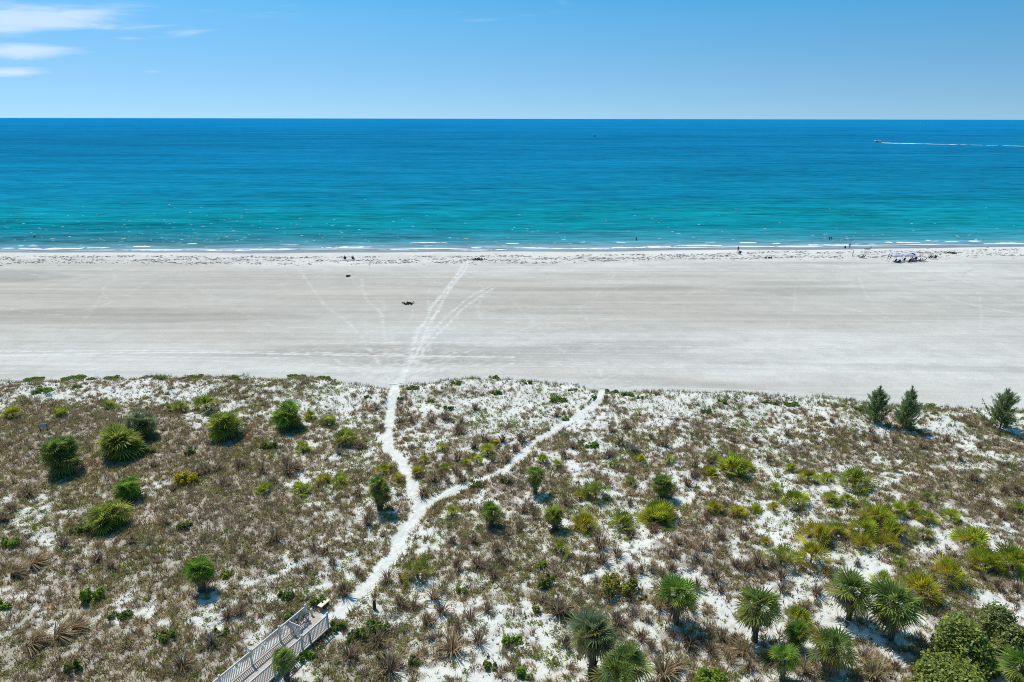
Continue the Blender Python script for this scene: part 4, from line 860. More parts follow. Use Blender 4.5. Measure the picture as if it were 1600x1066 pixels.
TUFTS = [  # cx, base y, size px, tone
    (872, 960, 36, 'dark'), (852, 945, 22, 'brown'), (1028, 950, 26, 'tan'), (1082, 955, 18, 'brown'), (952, 935, 24, 'dark'), (984, 938, 20, 'dark'), (988, 900, 18, 'brown'), (984, 890, 16, 'brown'), (1002, 895, 18, 'dark'), (1037, 905, 18, 'dark'), (1050, 892, 20, 'brown'), (1020, 895, 16, 'grey'), (1118, 905, 26, 'brown'), (1126, 925, 18, 'dark'), (1088, 920, 22, 'dark'), (1102, 895, 16, 'brown'), (1168, 892, 22, 'brown'), (1185, 885, 26, 'brown'), (1150, 886, 18, 'dark'), (918, 893, 20, 'dark'), (940, 880, 28, 'brown'), (938, 855, 30, 'brown'), (965, 870, 22, 'dark'),
    (1036, 1058, 44, 'tan'), (1058, 1048, 26, 'brown'), (1002, 1000, 24, 'brown'), (1018, 1014, 20, 'brown'), (965, 975, 26, 'brown'), (990, 960, 18, 'grey'), (1012, 972, 16, 'grey'), (1128, 1000, 24, 'dark'), (1148, 1002, 18, 'dark'), (1160, 1020, 30, 'tan'), (1075, 1010, 26, 'brown'), (1110, 1020, 22, 'brown'), (1140, 1035, 26, 'tan'), (1170, 1045, 22, 'brown'), (1096, 1002, 18, 'grey'), (1052, 995, 18, 'brown'), (885, 1010, 26, 'dark'),
    (538, 930, 28, 'brown'), (625, 945, 22, 'brown'), (678, 935, 26, 'tan'), (648, 950, 18, 'brown'), (628, 905, 18, 'dark'), (605, 908, 22, 'brown'), (706, 1020, 40, 'tan'), (748, 1005, 26, 'brown'), (715, 985, 20, 'brown'), (668, 975, 24, 'brown'), (690, 960, 26, 'brown'), (735, 968, 24, 'brown'), (760, 955, 20, 'dark'), (672, 1000, 16, 'grey'), (610, 1050, 40, 'brown'), (545, 1030, 30, 'brown'), (590, 1008, 28, 'dark'), (690, 925, 18, 'dark'), (715, 890, 22, 'brown'), (745, 885, 24, 'brown'), (770, 900, 22, 'brown'), (708, 848, 18, 'brown'), (740, 848, 20, 'dark'), (785, 880, 20, 'dark'), (790, 840, 18, 'dark'), (775, 860, 18, 'brown'),
    (575, 820, 24, 'dark'), (580, 808, 18, 'brown'), (428, 845, 26, 'dark'), (490, 860, 18, 'brown'), (510, 865, 18, 'dark'), (560, 900, 20, 'brown'), (480, 890, 18, 'brown'), (520, 882, 18, 'brown'), (380, 880, 20, 'brown'), (355, 965, 24, 'brown'), (375, 960, 20, 'dark'), (330, 1005, 24, 'grey'), (285, 1045, 30, 'brown'), (258, 820, 18, 'brown'), (207, 848, 16, 'dark'), (45, 775, 22, 'dark'), (20, 800, 20, 'brown'), (5, 815, 22, 'dark'), (100, 855, 26, 'brown'), (155, 875, 22, 'brown'), (175, 888, 20, 'brown'), (120, 890, 16, 'brown'),
    (308, 745, 22, 'dark'), (320, 740, 22, 'dark'), (340, 735, 18, 'brown'), (375, 730, 20, 'dark'), (410, 740, 18, 'dark'), (426, 757, 18, 'dark'), (450, 740, 24, 'dark'), (462, 735, 20, 'brown'), (447, 725, 18, 'brown'), (500, 760, 14, 'dark'), (350, 760, 18, 'brown'), (270, 768, 16, 'dark'), (240, 730, 16, 'brown'), (560, 775, 18, 'brown'), (530, 710, 16, 'grey'), (560, 700, 16, 'brown'), (597, 668, 12, 'brown'), (588, 640, 12, 'grey'),
    (625, 660, 14, 'dark'), (643, 660, 14, 'dark'), (675, 660, 16, 'brown'), (695, 655, 18, 'brown'), (718, 678, 22, 'brown'), (722, 662, 16, 'brown'), (742, 640, 16, 'dark'), (757, 690, 18, 'dark'), (785, 690, 18, 'dark'), (740, 700, 18, 'dark'), (715, 720, 18, 'dark'), (712, 740, 16, 'brown'), (722, 752, 18, 'dark'), (690, 745, 16, 'brown'), (678, 752, 18, 'dark'), (660, 775, 18, 'dark'), (764, 735, 16, 'dark'), (700, 755, 14, 'brown'), (770, 722, 14, 'brown'), (652, 745, 16, 'brown'), (793, 720, 16, 'brown'), (735, 735, 14, 'dark'), (795, 755, 14, 'dark'),
    (815, 690, 22, 'dark'), (805, 705, 16, 'brown'), (870, 650, 12, 'brown'), (882, 715, 16, 'dark'), (895, 700, 14, 'brown'), (970, 695, 20, 'dark'), (955, 675, 16, 'brown'), (978, 670, 16, 'brown'), (1038, 698, 18, 'dark'), (1017, 685, 12, 'brown'), (950, 715, 20, 'brown'), (990, 705, 18, 'grey'), (1085, 730, 16, 'dark'), (1087, 742, 14, 'dark'), (1110, 725, 16, 'dark'), (1075, 760, 20, 'brown'), (1082, 745, 14, 'brown'), (985, 790, 16, 'dark'), (950, 760, 16, 'brown'), (885, 790, 16, 'brown'), (820, 800, 18, 'dark'), (835, 810, 16, 'brown'), (812, 830, 20, 'dark'), (830, 795, 14, 'dark'), (1105, 812, 16, 'dark'), (1130, 790, 14, 'brown'), (1125, 840, 20, 'brown'), (1160, 840, 18, 'brown'), (1060, 850, 18, 'brown'), (1100, 860, 20, 'brown'), (1020, 830, 18, 'brown'), (985, 840, 18, 'dark'), (1050, 870, 18, 'brown'), (1088, 875, 18, 'grey'),
    (1220, 905, 24, 'brown'), (1275, 930, 26, 'brown'), (1222, 925, 20, 'brown'), (1258, 955, 18, 'dark'), (1350, 1030, 30, 'tan'), (1365, 1060, 40, 'tan'), (1300, 905, 16, 'brown'), (1340, 885, 14, 'grey'), (1560, 920, 22, 'brown'), (1535, 905, 18, 'brown'), (1590, 925, 22, 'brown'), (1258, 1050, 30, 'tan'), (1400, 1045, 18, 'brown'), (1565, 810, 18, 'brown'), (1590, 770, 18, 'dark'), (1540, 790, 16, 'brown'), (1500, 720, 14, 'dark'), (1367, 690, 14, 'dark'), (1397, 692, 12, 'dark'), (1300, 660, 12, 'brown'), (1230, 680, 14, 'brown'), (1360, 675, 12, 'brown'), (1570, 770, 18, 'dark'), (1520, 750, 16, 'brown'), (1440, 700, 14, 'brown'), (1480, 690, 14, 'brown'), (1530, 700, 14, 'brown'), (1180, 690, 14, 'brown'), (1145, 690, 14, 'dark'), (1200, 720, 16, 'brown'),
]
for i, (cx, by, s, tn) in enumerate(TUFTS):
    P = ground_at(cx, by); hh = px_to_m(P, s) * .95
    o = link('bunchgrass', PROTO[tn][i % 4], M_GRASS, None, P, random.uniform(0, 6.28)); o.scale = (hh * 1.1, hh * 1.1, hh * .95)
    tag(o, auto_label(('small ' if s < 17 else 'large ' if s > 29 else '') + LOOKS[tn], P), 'grass clump', 'bunchgrass clumps on the dune')
# sprawling straw-coloured grass, wind-combed
for i, (cx, by, s, lab) in enumerate([(50, 1010, 52, 'wind-combed straw grass lying in the bottom left corner, its lower half'), (92, 998, 54, 'wind-combed straw grass, middle of three in the bottom left corner'), (118, 985, 46, 'wind-combed straw grass, uppermost of three in the bottom left corner'), (22, 900, 44, 'wind-combed straw grass cut by the left edge'), (52, 886, 46, 'wind-combed straw grass just inside the left edge')]):
    P = ground_at(cx, by); hh = px_to_m(P, s) * .8
    o = link('straw_grass', SWEEP[i % 3], M_GRASS, None, P, random.uniform(-.4, .4)); o.scale = (hh, hh, hh * .7); tag(o, once(lab), 'grass clump', 'wind-combed straw grass')

# ------------------------------------------------------------------ boardwalk
DZ = .55
La = unproj(394, 1041, DZ); Lb = unproj(453.6, 989, DZ); Ra = unproj(428, 1054, DZ); Rb = unproj(513, 981, DZ)
dirv = ((Lb - La) / np.linalg.norm(Lb - La) + (Rb - Ra) / np.linalg.norm(Rb - Ra)); dirv[2] = 0; dirv /= np.linalg.norm(dirv)
nrm = np.array([dirv[1], -dirv[0], 0])      # to the right of travel
wl = abs((Lb - Rb) @ nrm); 
base = Rb.copy(); base[2] = 0     # right end post
gz = float(terrain(base[0], base[1]))
ang = math.atan2(dirv[1], dirv[0])
bw = empty('boardwalk', (base[0], base[1], gz), ang); tag(bw, once('raised boardwalk of tan planks with white picket railings leading to the sand path'), 'boardwalk'); landmark('boardwalk end', base)
dz = DZ - gz; LEN = 20.0; W = float(np.clip(wl, 1.5, 2.3))
# local frame: x along travel (end at 0), y to the left; right rail at y = 0, left rail at y = W
m = MB(); k = 0; xx = .55
while xx > -LEN:
    m.box((xx - .07, W / 2, dz - .02 + .003 * math.sin(k * 12.9)), (.132, W + .18, .038)); xx -= .145; k += 1
m.build('deck', M_DECK, bw)
m = MB(); m.box((-LEN / 2 + .3, .02, dz - .17), (LEN, .05, .24)); m.box((-LEN / 2 + .3, W - .02, dz - .17), (LEN, .05, .24)); m.build('joist', M_UNDER, bw)
for xx in np.arange(.3, -LEN, -2.4):
    for yy in (.1, W - .1): MB().tube([(xx, yy, -.6), (xx, yy, dz - .06)], .09, 8).build('pile', M_UNDER, bw)
def railing(y, x_end, x0=-LEN, skip=None):
    m = MB(); RH = 1.07
    m.box(((x_end + x0) / 2, y, dz + RH), (x_end - x0, .075, .045)); m.box(((x_end + x0) / 2, y, dz + RH - .085), (x_end - x0, .045, .06)); m.box(((x_end + x0) / 2, y, dz + .14), (x_end - x0, .045, .06))
    rl = m.build('railing', M_WHITE, bw)
    p = MB(); xx = x_end - .12
    while xx > x0: p.box((xx, y, dz + .58), (.038, .038, .84)); xx -= .125
    p.build('picket_panel', M_WHITE, rl)
    for q in np.arange(x_end, x0, -2.4):
        pm = MB(); pm.box((q, y, dz + .45), (.10, .10, 1.45)); pm.box((q, y, dz + 1.19), (.125, .125, .04)); pm.box((q, y, dz + 1.225), (.10, .10, .03)); pm.build('post', M_WHITE, rl)
railing(0.0, 0.0)
leftend = -float((Rb - unproj(480, 968, DZ)) @ dirv); railing(W, leftend)
# gate: a picket leaf standing across the left half of the deck
gx_ = -float((Rb - Lb) @ dirv)
g = MB(); gl = .95
for zz in (dz + .12, dz + 1.0): g.box((gx_ - .04, W - .08 - gl / 2, zz), (.045, gl, .07))
for yy in (W - .10, W - .06 - gl): g.box((gx_ - .04, yy, dz + .56), (.05, .05, .98))
gt = g.build('gate', M_WHITE, bw); p = MB()
for q in np.arange(W - .2, W - gl, -.115): p.box((gx_ - .04, q, dz + .56), (.035, .035, .86))
p.build('picket_panel', M_WHITE, gt)
pm = MB(); pm.box((gx_, .10, dz + .4), (.12, .12, .8)); pm.build('post', M_UNDER, bw)
def deck_pt(x, y, z=0.0): return base + dirv * x - nrm * y + np.array([0, 0, DZ + z])
# short white post at the far left corner of the deck
sp = empty('bollard_post', deck_pt(.38, W - .05), ang); tag(sp, once('short white post with rounded cap at the far left corner of the boardwalk'), 'post')
MB().box((0, 0, .22), (.12, .12, .44)).build('shaft', M_WHITE, sp); MB().tube([(0, 0, .44), (0, 0, .50), (0, 0, .56), (0, 0, .59)], [.08, .10, .08, .03], 10).build('cap', M_WHITE, sp)
# bicycle leaning on the left railing
bk = empty('bicycle', deck_pt(leftend - .75, W - .30), ang + .10); tag(bk, once('brown bicycle leaning against the railing at the boardwalk end'), 'bicycle'); bk.rotation_euler.x = -.10
for xx in (-.52, .52):
    wr = MB().torus((xx, 0, .34), .31, .028, 'y', 24, 6).build('wheel', M_BLACK, bk); s_ = MB()
    for q in range(9):
        t = math.pi * q / 9; s_.tube([(xx - .29 * math.cos(t), 0, .34 - .29 * math.sin(t)), (xx + .29 * math.cos(t), 0, .34 + .29 * math.sin(t))], .004, 4)
    s_.build('spokes', M_GREYM, wr)
f = MB(); 
for a_, b_ in (((-.52, 0, .34), (-.08, 0, .30)), ((-.08, 0, .30), (-.22, 0, .78)), ((-.52, 0, .34), (-.20, 0, .72)), ((-.20, 0, .72), (.36, 0, .80)), ((-.08, 0, .30), (.38, 0, .70)), ((.36, 0, .92), (.52, 0, .34))): f.tube([a_, b_], .022, 8)
f.build('frame', M_BROWNM, bk); MB().tube([(.36, 0, .92), (.35, 0, .99), (.30, -.14, 1.03), (.20, -.30, 1.0)], .014, 6).tube([(.35, 0, .99), (.30, .14, 1.03), (.20, .30, 1.0)], .014, 6).build('handlebar', M_BLACK, bk)
MB().tube([(-.36, 0, .85), (-.24, 0, .86), (-.10, 0, .86)], [.09, .075, .03], 8).build('saddle', M_BLACK, bk)
# plank bench beside the boardwalk
Ba = ground_at(498, 953); Bb = ground_at(514, 939); bz = .45
c = (unproj(499, 948, Ba[2] + bz) + unproj(512.5, 936.5, Ba[2] + bz)) / 2; dv = unproj(512.5, 936.5, bz) - unproj(499, 948, bz); bl = float(np.hypot(dv[0], dv[1])); gz2 = float(terrain(c[0], c[1]))
be = empty('bench', (c[0], c[1], gz2), math.atan2(dv[1], dv[0])); tag(be, once('cream plank bench beside the sand at the boardwalk end'), 'bench'); landmark('cream bench', c)
bh = Ba[2] + bz - gz2
MB().box((0, 0, bh), (bl, .40, .06)).build('seat', M_BENCH, be, bevel=.008)
for q in (-.36, .36): MB().box((bl * q, 0, (bh - .03) / 2 - .05), (.08, .32, bh - .03 + .1)).build('leg', M_UNDER, be)
# dark post stump by the path
P = ground_at(585, 952); po = empty('wooden_post', P, .4); tag(po, once('short dark wooden post right of the sand path near the boardwalk'), 'post'); landmark('dark wooden post', P)
MB().tube([(0, 0, -.3), (.02, 0, .35), (.04, .01, .72)], [.13, .12, .10], 10).build('stump', M_DARKW, po); MB().tube([(.04, .01, .70), (.04, .01, .76)], [.115, .09], 10).build('cap', M_DARKW, po)
# small sign among the grass
P = ground_at(69, 674); sg = empty('warning_sign', P, .25); tag(sg, once('small grey sign board on two dark legs in the brown grass'), 'sign')
hs = max(.7, height_for(P, 667))
for q in (-.36, .36): MB().box((q, 0, hs / 2), (.07, .07, hs + .3)).build('post', M_DARKW, sg)
MB().box((0, -.05, hs + .02), (.72, .03, .42)).build('board', M_SIGN, sg)
# heaps of dead branches
def heap(name, cx, by, wpx, label, cat_, n, rad, mat, seed, lift=.3, leaf=False):
    r = np.random.default_rng(seed); P = ground_at(cx, by); D = px_to_m(P, wpx); m = MB()
    for j in range(n):
        c = np.array([r.normal(0, .17) * D, r.normal(0, .13) * D, r.uniform(.02, lift)]); az = r.uniform(0, math.pi); el = r.normal(.1, .3); L = r.uniform(.15, .5) * D * .6
        d = np.array([math.cos(az) * math.cos(el), math.sin(az) * math.cos(el), math.sin(el)]); bnd = r.normal(0, .08, 3) * L
        a = c - d * L / 2; b = c + d * L / 2; a[2] = max(a[2], .0); b[2] = max(b[2], .0); m.tube([a, c + bnd, b], [rad, rad * .8, rad * .4], 5)
    o = m.build(name, mat, None, P); tag(o, once(label), cat_); return o
heap('dead_branches', 617, 965, 42, 'heap of bleached grey branches right of the boardwalk end', 'branches', 46, .022, M_TWIG, 31)
heap('dead_branches', 1078, 890, 34, 'grey fallen palm debris left behind on sand above the bare sand palm', 'branches', 40, .03, M_TWIG, 32)
heap('dead_branches', 620, 985, 50, 'thin curved dead branches lying flat below the bleached branch heap', 'branches', 24, .018, M_TWIG, 33, .12)

# ------------------------------------------------------------------ things on the beach
def weed_pile(cx, by, wpx, label, seed, hgt=.3):
    r = np.random.default_rng(seed); P = ground_at(cx, by); D = px_to_m(P, wpx); m = MB()
    for j in range(34):
        c = np.array([r.normal(0, .24) * D, r.normal(0, .45), 0]); L = r.uniform(.25, .8); az = r.normal(0, .7)
        d = np.array([math.cos(az), math.sin(az), 0]); hh = hgt * r.uniform(.3, 1)
        m.tube([c - d * L / 2, c + np.array([0, 0, hh]), c + d * L / 2], [.03, .10 * r.uniform(.6, 1.2), .02], 6)
    o = m.build('seaweed_heap', M_WEED, None, P); tag(o, once(label), 'seaweed', 'seaweed heaps on the beach'); return o
weed_pile(638, 475, 22, 'dark heap of washed-up seaweed lying mid-beach beside the footprint trails', 41, .4)
weed_pile(748, 406, 22, 'dark seaweed heap on the upper tide line where the trails end', 42, .5)
weed_pile(1486, 396, 16, 'dark tangled heap on the tide line right of the canopies', 43, .4)
weed_pile(544, 432, 5, 'tiny dark seaweed clump on sand above the tan belt', 44, .15)
# wrack lines along the high tide marks
V = []; Fq = []
r = np.random.default_rng(51)
nW = 6500; pxs = r.uniform(-60, 1660, nW); ks = r.choice(4, nW, p=[.3, .3, .28, .12]); bys = np.interp(pxs, [0, 500, 900, 1300, 1600], [398, 398.5, 397, 391.5, 388.5])
pys = bys + np.array([5.0, 9.5, 14, 11])[ks] * np.where(pxs < 900, 1, .8) + r.normal(0, 1, nW) * np.where(ks < 3, .9, 3.5) + 3.2 * (vnoise(pxs * .02, ks * 3.3, 7) - .5)
keep = (vnoise(pxs * .045, ks * 7.7, 77) > np.array([.42, .46, .44, .5])[ks]) | (r.uniform(0, 1, nW) > .85)
for px, py in zip(pxs[keep], pys[keep]):
    P = unproj(px, py, -.62); P[2] = 0
    L = r.uniform(.12, .55); wd = r.uniform(.08, .22); hh = r.uniform(.04, .14); o = len(V)
    V += [(P[0] - L, P[1], 0), (P[0], P[1] - wd, 0), (P[0] + L, P[1], 0), (P[0], P[1] + wd, 0), (P[0], P[1], hh)]
    Fq += [(o, o + 1, o + 4), (o + 1, o + 2, o + 4), (o + 2, o + 3, o + 4), (o + 3, o, o + 4)]
V = np.array(V); V[:, 2] += terrain(V[:, 0], V[:, 1])
M_WRACK = plain('old seaweed wrack', (.24, .205, .175), .95, .1, .3, .7)
tag(link('seaweed_wrack', mesh_np('seaweed_wrack', V, np.array(Fq)), M_WRACK), 'broken lines of old seaweed along the high tide marks', 'seaweed', kind='stuff')

# people
STAND = dict(pel=(0, 0, .93), wai=(0, 0, 1.10), che=(0, .01, 1.32), nec=(0, .01, 1.48), hea=(0, .03, 1.60), top=(0, .02, 1.70), sL=(-.17, 0, 1.41), eL=(-.25, -.02, 1.15), wL=(-.27, .07, .92), hL=(-.27, .10, .82), sR=(.17, 0, 1.41), eR=(.25, -.02, 1.15), wR=(.27, .07, .92), hR=(.27, .10, .82),
             pL=(-.10, 0, .88), kL=(-.11, .03, .48), aL=(-.11, 0, .09), tL=(-.12, .15, .04), pR=(.10, 0, .88), kR=(.11, .03, .48), aR=(.11, 0, .09), tR=(.12, .15, .04))
WALK = dict(STAND, kL=(-.10, .20, .50), aL=(-.10, .22, .10), tL=(-.10, .36, .05), kR=(.10, -.06, .48), aR=(.10, -.32, .14), tR=(.10, -.20, .04), eL=(-.24, -.12, 1.16), wL=(-.24, -.06, .94), hL=(-.24, -.02, .86), eR=(.24, .08, 1.15), wR=(.24, .22, .98), hR=(.24, .28, .91))
SIT = dict(STAND, pel=(0, 0, .34), wai=(0, -.06, .52), che=(0, -.12, .74), nec=(0, -.15, .91), hea=(0, -.13, 1.03), top=(0, -.14, 1.13), sL=(-.17, -.13, .83), eL=(-.25, .02, .60), wL=(-.24, .22, .50), hL=(-.23, .32, .48), sR=(.17, -.13, .83), eR=(.25, .02, .60), wR=(.24, .22, .50), hR=(.23, .32, .48), pL=(-.10, .02, .32), kL=(-.12, .42, .40), aL=(-.12, .62, .08), tL=(-.12, .76, .05), pR=(.10, .02, .32), kR=(.12, .42, .40), aR=(.12, .62, .08), tR=(.12, .76, .05))
CROUCH = dict(SIT, kL=(-.14, .34, .46), aL=(-.12, .12, .09), tL=(-.12, .28, .04), kR=(.14, .34, .46), aR=(.12, .12, .09), tR=(.12, .28, .04), wai=(0, .06, .52), che=(0, .16, .72), nec=(0, .22, .86), hea=(0, .26, .97), top=(0, .26, 1.07), sL=(-.17, .17, .79), sR=(.17, .17, .79), eL=(-.2, .34, .56), eR=(.2, .34, .56), wL=(-.15, .42, .34), wR=(.15, .42, .34), hL=(-.13, .44, .24), hR=(.13, .44, .24))
RAD = dict(pel=.135, wai=.12, che=.145, nec=.055, hea=.095, top=.075, sL=.06, eL=.045, wL=.034, hL=.036, pL=.095, kL=.062, aL=.042, tL=.04)
EDG = [('pel', 'wai'), ('wai', 'che'), ('che', 'nec'), ('nec', 'hea'), ('hea', 'top')] + [e for s in 'LR' for e in (('che', 's' + s), ('s' + s, 'e' + s), ('e' + s, 'w' + s), ('w' + s, 'h' + s), ('pel', 'p' + s), ('p' + s, 'k' + s), ('k' + s, 'a' + s), ('a' + s, 't' + s))]
def person(P, pose, label, rz, shirt=None, shorts=None, scale=1.0):
    keys = list(pose); me = bpy.data.meshes.new('person'); me.from_pydata([pose[k] for k in keys], [(keys.index(a), keys.index(b)) for a, b in EDG], [])
    o = bpy.data.objects.new('person', me); col.objects.link(o); md = o.modifiers.new('skin', 'SKIN')
    for i, k in enumerate(keys):
        q = RAD[k[:-1] + 'L' if k[-1] == 'R' else k]; me.skin_vertices[0].data[i].radius = (q, q * (.75 if k in ('pel', 'wai', 'che') else 1)); me.skin_vertices[0].data[i].use_root = (k == 'pel')
    o.modifiers.new('sub', 'SUBSURF').levels = 1
    dg = bpy.context.evaluated_depsgraph_get(); m2 = bpy.data.meshes.new_from_object(o.evaluated_get(dg)); o.modifiers.clear(); o.data = m2
    m2.materials.clear()
    for mm in (M_SKIN, shirt or M_SKIN, shorts or M_CLOTH1, M_HAIR): m2.materials.append(mm)
    tz = pose['top'][2]; hz = pose['pel'][2]; nz = pose['nec'][2]; hy = pose['hea'][1]
    for p in m2.polygons:
        c = p.center; p.use_smooth = True
        if c.z > nz + .06 and (c.z > nz + .17 or c.y < hy - .02): p.material_index = 3
        elif c.z > hz + .10 and c.z < nz - .03 and abs(c.x) < .22: p.material_index = 1
        elif abs(c.z - hz) < .16 and abs(c.x) < .2 and c.y < .3: p.material_index = 2
    o.location = [float(v) for v in P]; o.rotation_euler.z = rz; o.scale = (scale,) * 3
    tag(o, once(label), 'person'); return o
def wade(px, py, depth): P = unproj(px, py, SEA_Z); P[2] = SEA_Z - depth; return P
person(wade(54, 371, .8), STAND, 'swimmer standing waist deep in the sea at the far left', .3, None, M_CLOTH1)
person(wade(994, 376, .5), STAND, 'bather standing alone in knee-deep turquoise water, centre right', 3.0, M_CLOTH2, M_CLOTH1)
person(wade(1296, 375, .6), STAND, 'dark-clad bather in the sea, the left one of two together', 2.2, M_CLOTH1, M_CLOTH1)
person(wade(1299, 374.5, .6), STAND, 'dark-clad bather in the sea, the right one of two together', 4.0, M_CLOTH1, M_CLOTH1)
person(ground_at(1153, 394.5), STAND, 'person in dark shirt standing behind the seated group at the waterline', 0, M_CLOTH1, M_CLOTH1)
person(ground_at(1321, 389.5), CROUCH, 'person crouching at the water edge beside a standing one', .4, M_CLOTH1, M_CLOTH1)
person(ground_at(1327, 389.5), STAND, 'person standing at the water edge beside a crouching one', .2, M_CLOTH1, M_CLOTH1)
person(ground_at(1332, 401), STAND, 'person in blue grey shirt standing left of the navy lounger', 1.2, M_CLOTH3, M_CLOTH1)
M_CHAIR = M_NAVY
def chair(px, py, rz, label, lounger=False, sit=None, shirt=None):
    P = ground_at(px, py); root = empty('lounger' if lounger else 'beach_chair', P, rz); tag(root, once(label), 'lounger' if lounger else 'beach chair', 'beach chairs on the sand')
    ln = 1.3 if lounger else .5
    MB().bar((0, -.25, .26), (0, ln - .25, .30), .58, .05).build('seat', M_CHAIR, root); MB().bar((0, -.25, .26), (0, -.62, .95), .58, .05).build('backrest', M_CHAIR, root)
    m = MB()
    for q in (-.29, .29): m.tube([(q, -.5, 0), (q, ln - .3, .32)], .018, 6); m.tube([(q, ln - .35, 0), (q, -.35, .46)], .018, 6); m.tube([(q, -.35, .46), (q, ln - .4 if not lounger else .3, .46)], .018, 6)
    m.build('frame', M_GREYM, root)
    if sit:
        p = person(P + np.array([0, 0, .02]), SIT, sit, rz, shirt or M_CLOTH1, M_CLOTH1); p.location.z = P[2] + .03
    return root
chair(539, 406, .2, 'dark beach chair far left of the trail end, left of two', False, 'person sitting in the left one of two chairs near the trail', M_CLOTH1)
chair(552, 406, -.1, 'dark beach chair far left of the trail end, right of two', False, 'person sitting in the right one of two chairs near the trail', M_CLOTH1)
chair(1155, 397.5, .3, 'dark beach chair at the waterline below a standing person', False, 'person sitting by the waterline below a standing person', M_CLOTH3)
chair(1348, 403.5, 1.3, 'navy lounger stretched on the sand left of the canopies', True, 'person reclining on the navy lounger left of the canopies', M_CLOTH1)
chair(1341, 401.5, 1.0, 'navy beach chair beside the person in blue grey shirt')
chair(1357, 390.5, 1.3, 'dark lounger alone on wet sand at the water edge', True)
chair(1397, 410, .3, 'navy beach chair under the left canopy'); chair(1404, 411, -.2, 'navy lounger under the left canopy', True); chair(1411, 408.5, .1, 'navy beach chair standing between the two canopies')
chair(1419, 410.5, .2, 'navy beach chair under the right canopy'); chair(1424, 408, .5, 'navy beach chair beside the right canopy', False, 'person sitting beside the right canopy under the little parasol', M_CLOTH1); chair(1430, 407, -.3, 'navy beach chair second from the right canopy')
chair(1437, 409, 1.2, 'dark lounger right of the canopies, left of a pair', True, 'person sitting on the left lounger right of the canopies', M_CLOTH1); chair(1443, 408.5, 1.2, 'dark lounger right of the canopies, right of a pair', True)
chair(1453, 404.5, .4, 'dark beach chair apart from the canopies, left of two', False, 'person sitting apart from the canopies in the left chair', M_CLOTH1); chair(1460, 404.5, .1, 'dark beach chair apart from the canopies, right of two', False, 'person sitting apart from the canopies in the right chair', M_CLOTH3)
def canopy(px, py, label, rz=.1):
    P = ground_at(px, py); root = empty('canopy_tent', P, rz); tag(root, once(label), 'canopy', 'canopies on the beach'); w = 1.15; hh = 1.65
    m = MB(); n = 8; V = []; Fc = []
    for i in range(n + 1):
        for j in range(n + 1):
            a = -1 + 2 * i / n; b_ = -1 + 2 * j / n; V.append((a * w, b_ * w, hh + .5 * (1 - max(abs(a), abs(b_))) ** .85 - .05 * (1 - abs(a) ** 2) * 0))
    for i in range(n):
        for j in range(n): q = i * (n + 1) + j; Fc.append((q, q + n + 1, q + n + 2, q + 1))
    m.add(V, Fc)
    for s in (-1, 1): m.box((0, s * w, hh - .11), (2 * w, .02, .22)); m.box((s * w, 0, hh - .11), (.02, 2 * w, .22))
    m.build('canopy', M_CANOPY, root)
    for a in (-1, 1):
        for b_ in (-1, 1): MB().tube([(a * w, b_ * w, -.05), (a * w, b_ * w, hh)], .03, 6).build('pole', M_GREYM, root)
canopy(1398, 408.5, 'pale lavender pop-up canopy on the beach, left of two'); canopy(1418, 408, 'pale lavender pop-up canopy on the beach, right of two', -.1)
def parasol(px, py, label, mat, lean=(0, 0), closed=False, h=2.1):
    P = ground_at(px, py); root = empty('beach_umbrella', P, 0); tag(root, once(label), 'umbrella', 'umbrellas on the beach'); root.rotation_euler = (lean[1], lean[0], 0)
    MB().tube([(0, 0, -.2), (0, 0, h)], .022, 6).build('pole', M_BLACK if closed else M_GREYM, root)
    if closed: MB().tube([(0, 0, h * .35), (0, 0, h * .6), (0, 0, h * .98)], [.05, .085, .03], 8).build('shade', mat, root)
    else: MB().tube([(0, 0, h * .72), (0, 0, h * .9), (0, 0, h)], [.85, .45, .02], 10, True).build('shade', mat, root)
parasol(1384.5, 409, 'furled dark umbrella leaning in the sand, left of two beside the canopies', M_BLACK, (.28, 0), True, 2.5); parasol(1387.5, 411, 'furled dark umbrella leaning in the sand, right of two beside the canopies', M_BLACK, (.28, 0), True, 2.6)
parasol(1424, 406.5, 'little dark open parasol behind the right canopy', M_NAVY, (0, 0), False, 1.9)
# small bags on the sand
for q, (px, lab) in enumerate([(1196.5, 'dark bag on the sand, leftmost of three in a row'), (1201.5, 'dark bag on the sand, middle of three in a row'), (1205, 'dark bag on the sand, rightmost of three in a row')]):
    P = ground_at(px, 404); root = empty('beach_bag', P, q); tag(root, once(lab), 'bag', 'bags on the sand'); MB().tube([(0, 0, 0), (0, 0, .2), (0, 0, .42)], [.22, .26, .14], 8).build('body', M_BLACK, root); MB().torus((0, 0, .44), .12, .02, 'y', 12, 5).build('handle', M_NAVY, root)

# ------------------------------------------------------------------ boats
def hull(L, B, Hh, n=10):
    V = []; Fh = []
    for i in range(n + 1):
        t = i / n; xq = -L / 2 + L * t; w = B / 2 * (1 - max(0, (t - .45) / .55) ** 2.2) + .01; kz = -.35 + .25 * max(0, (t - .6) / .4); sh = Hh * (1 + .35 * t ** 2)
        V += [(xq, 0, kz), (xq, -w * .8, 0), (xq + .0, -w, sh), (xq, w, sh), (xq, w * .8, 0)]
    for i in range(n):
        a = i * 5; b_ = a + 5; Fh += [(a, b_, b_ + 1, a + 1), (a + 1, b_ + 1, b_ + 2, a + 2), (a + 2, b_ + 2, b_ + 3, a + 3), (a + 3, b_ + 3, b_ + 4, a + 4), (a + 4, b_ + 4, b_, a)]
    Fh += [(0, 1, 2, 3, 4), tuple(range(n * 5, n * 5 + 5))[::-1]]
    return MB().add(V, Fh)
P = unproj(1370.5, 223.5, SEA_Z); k = px_to_m(P, 12) / 10.0
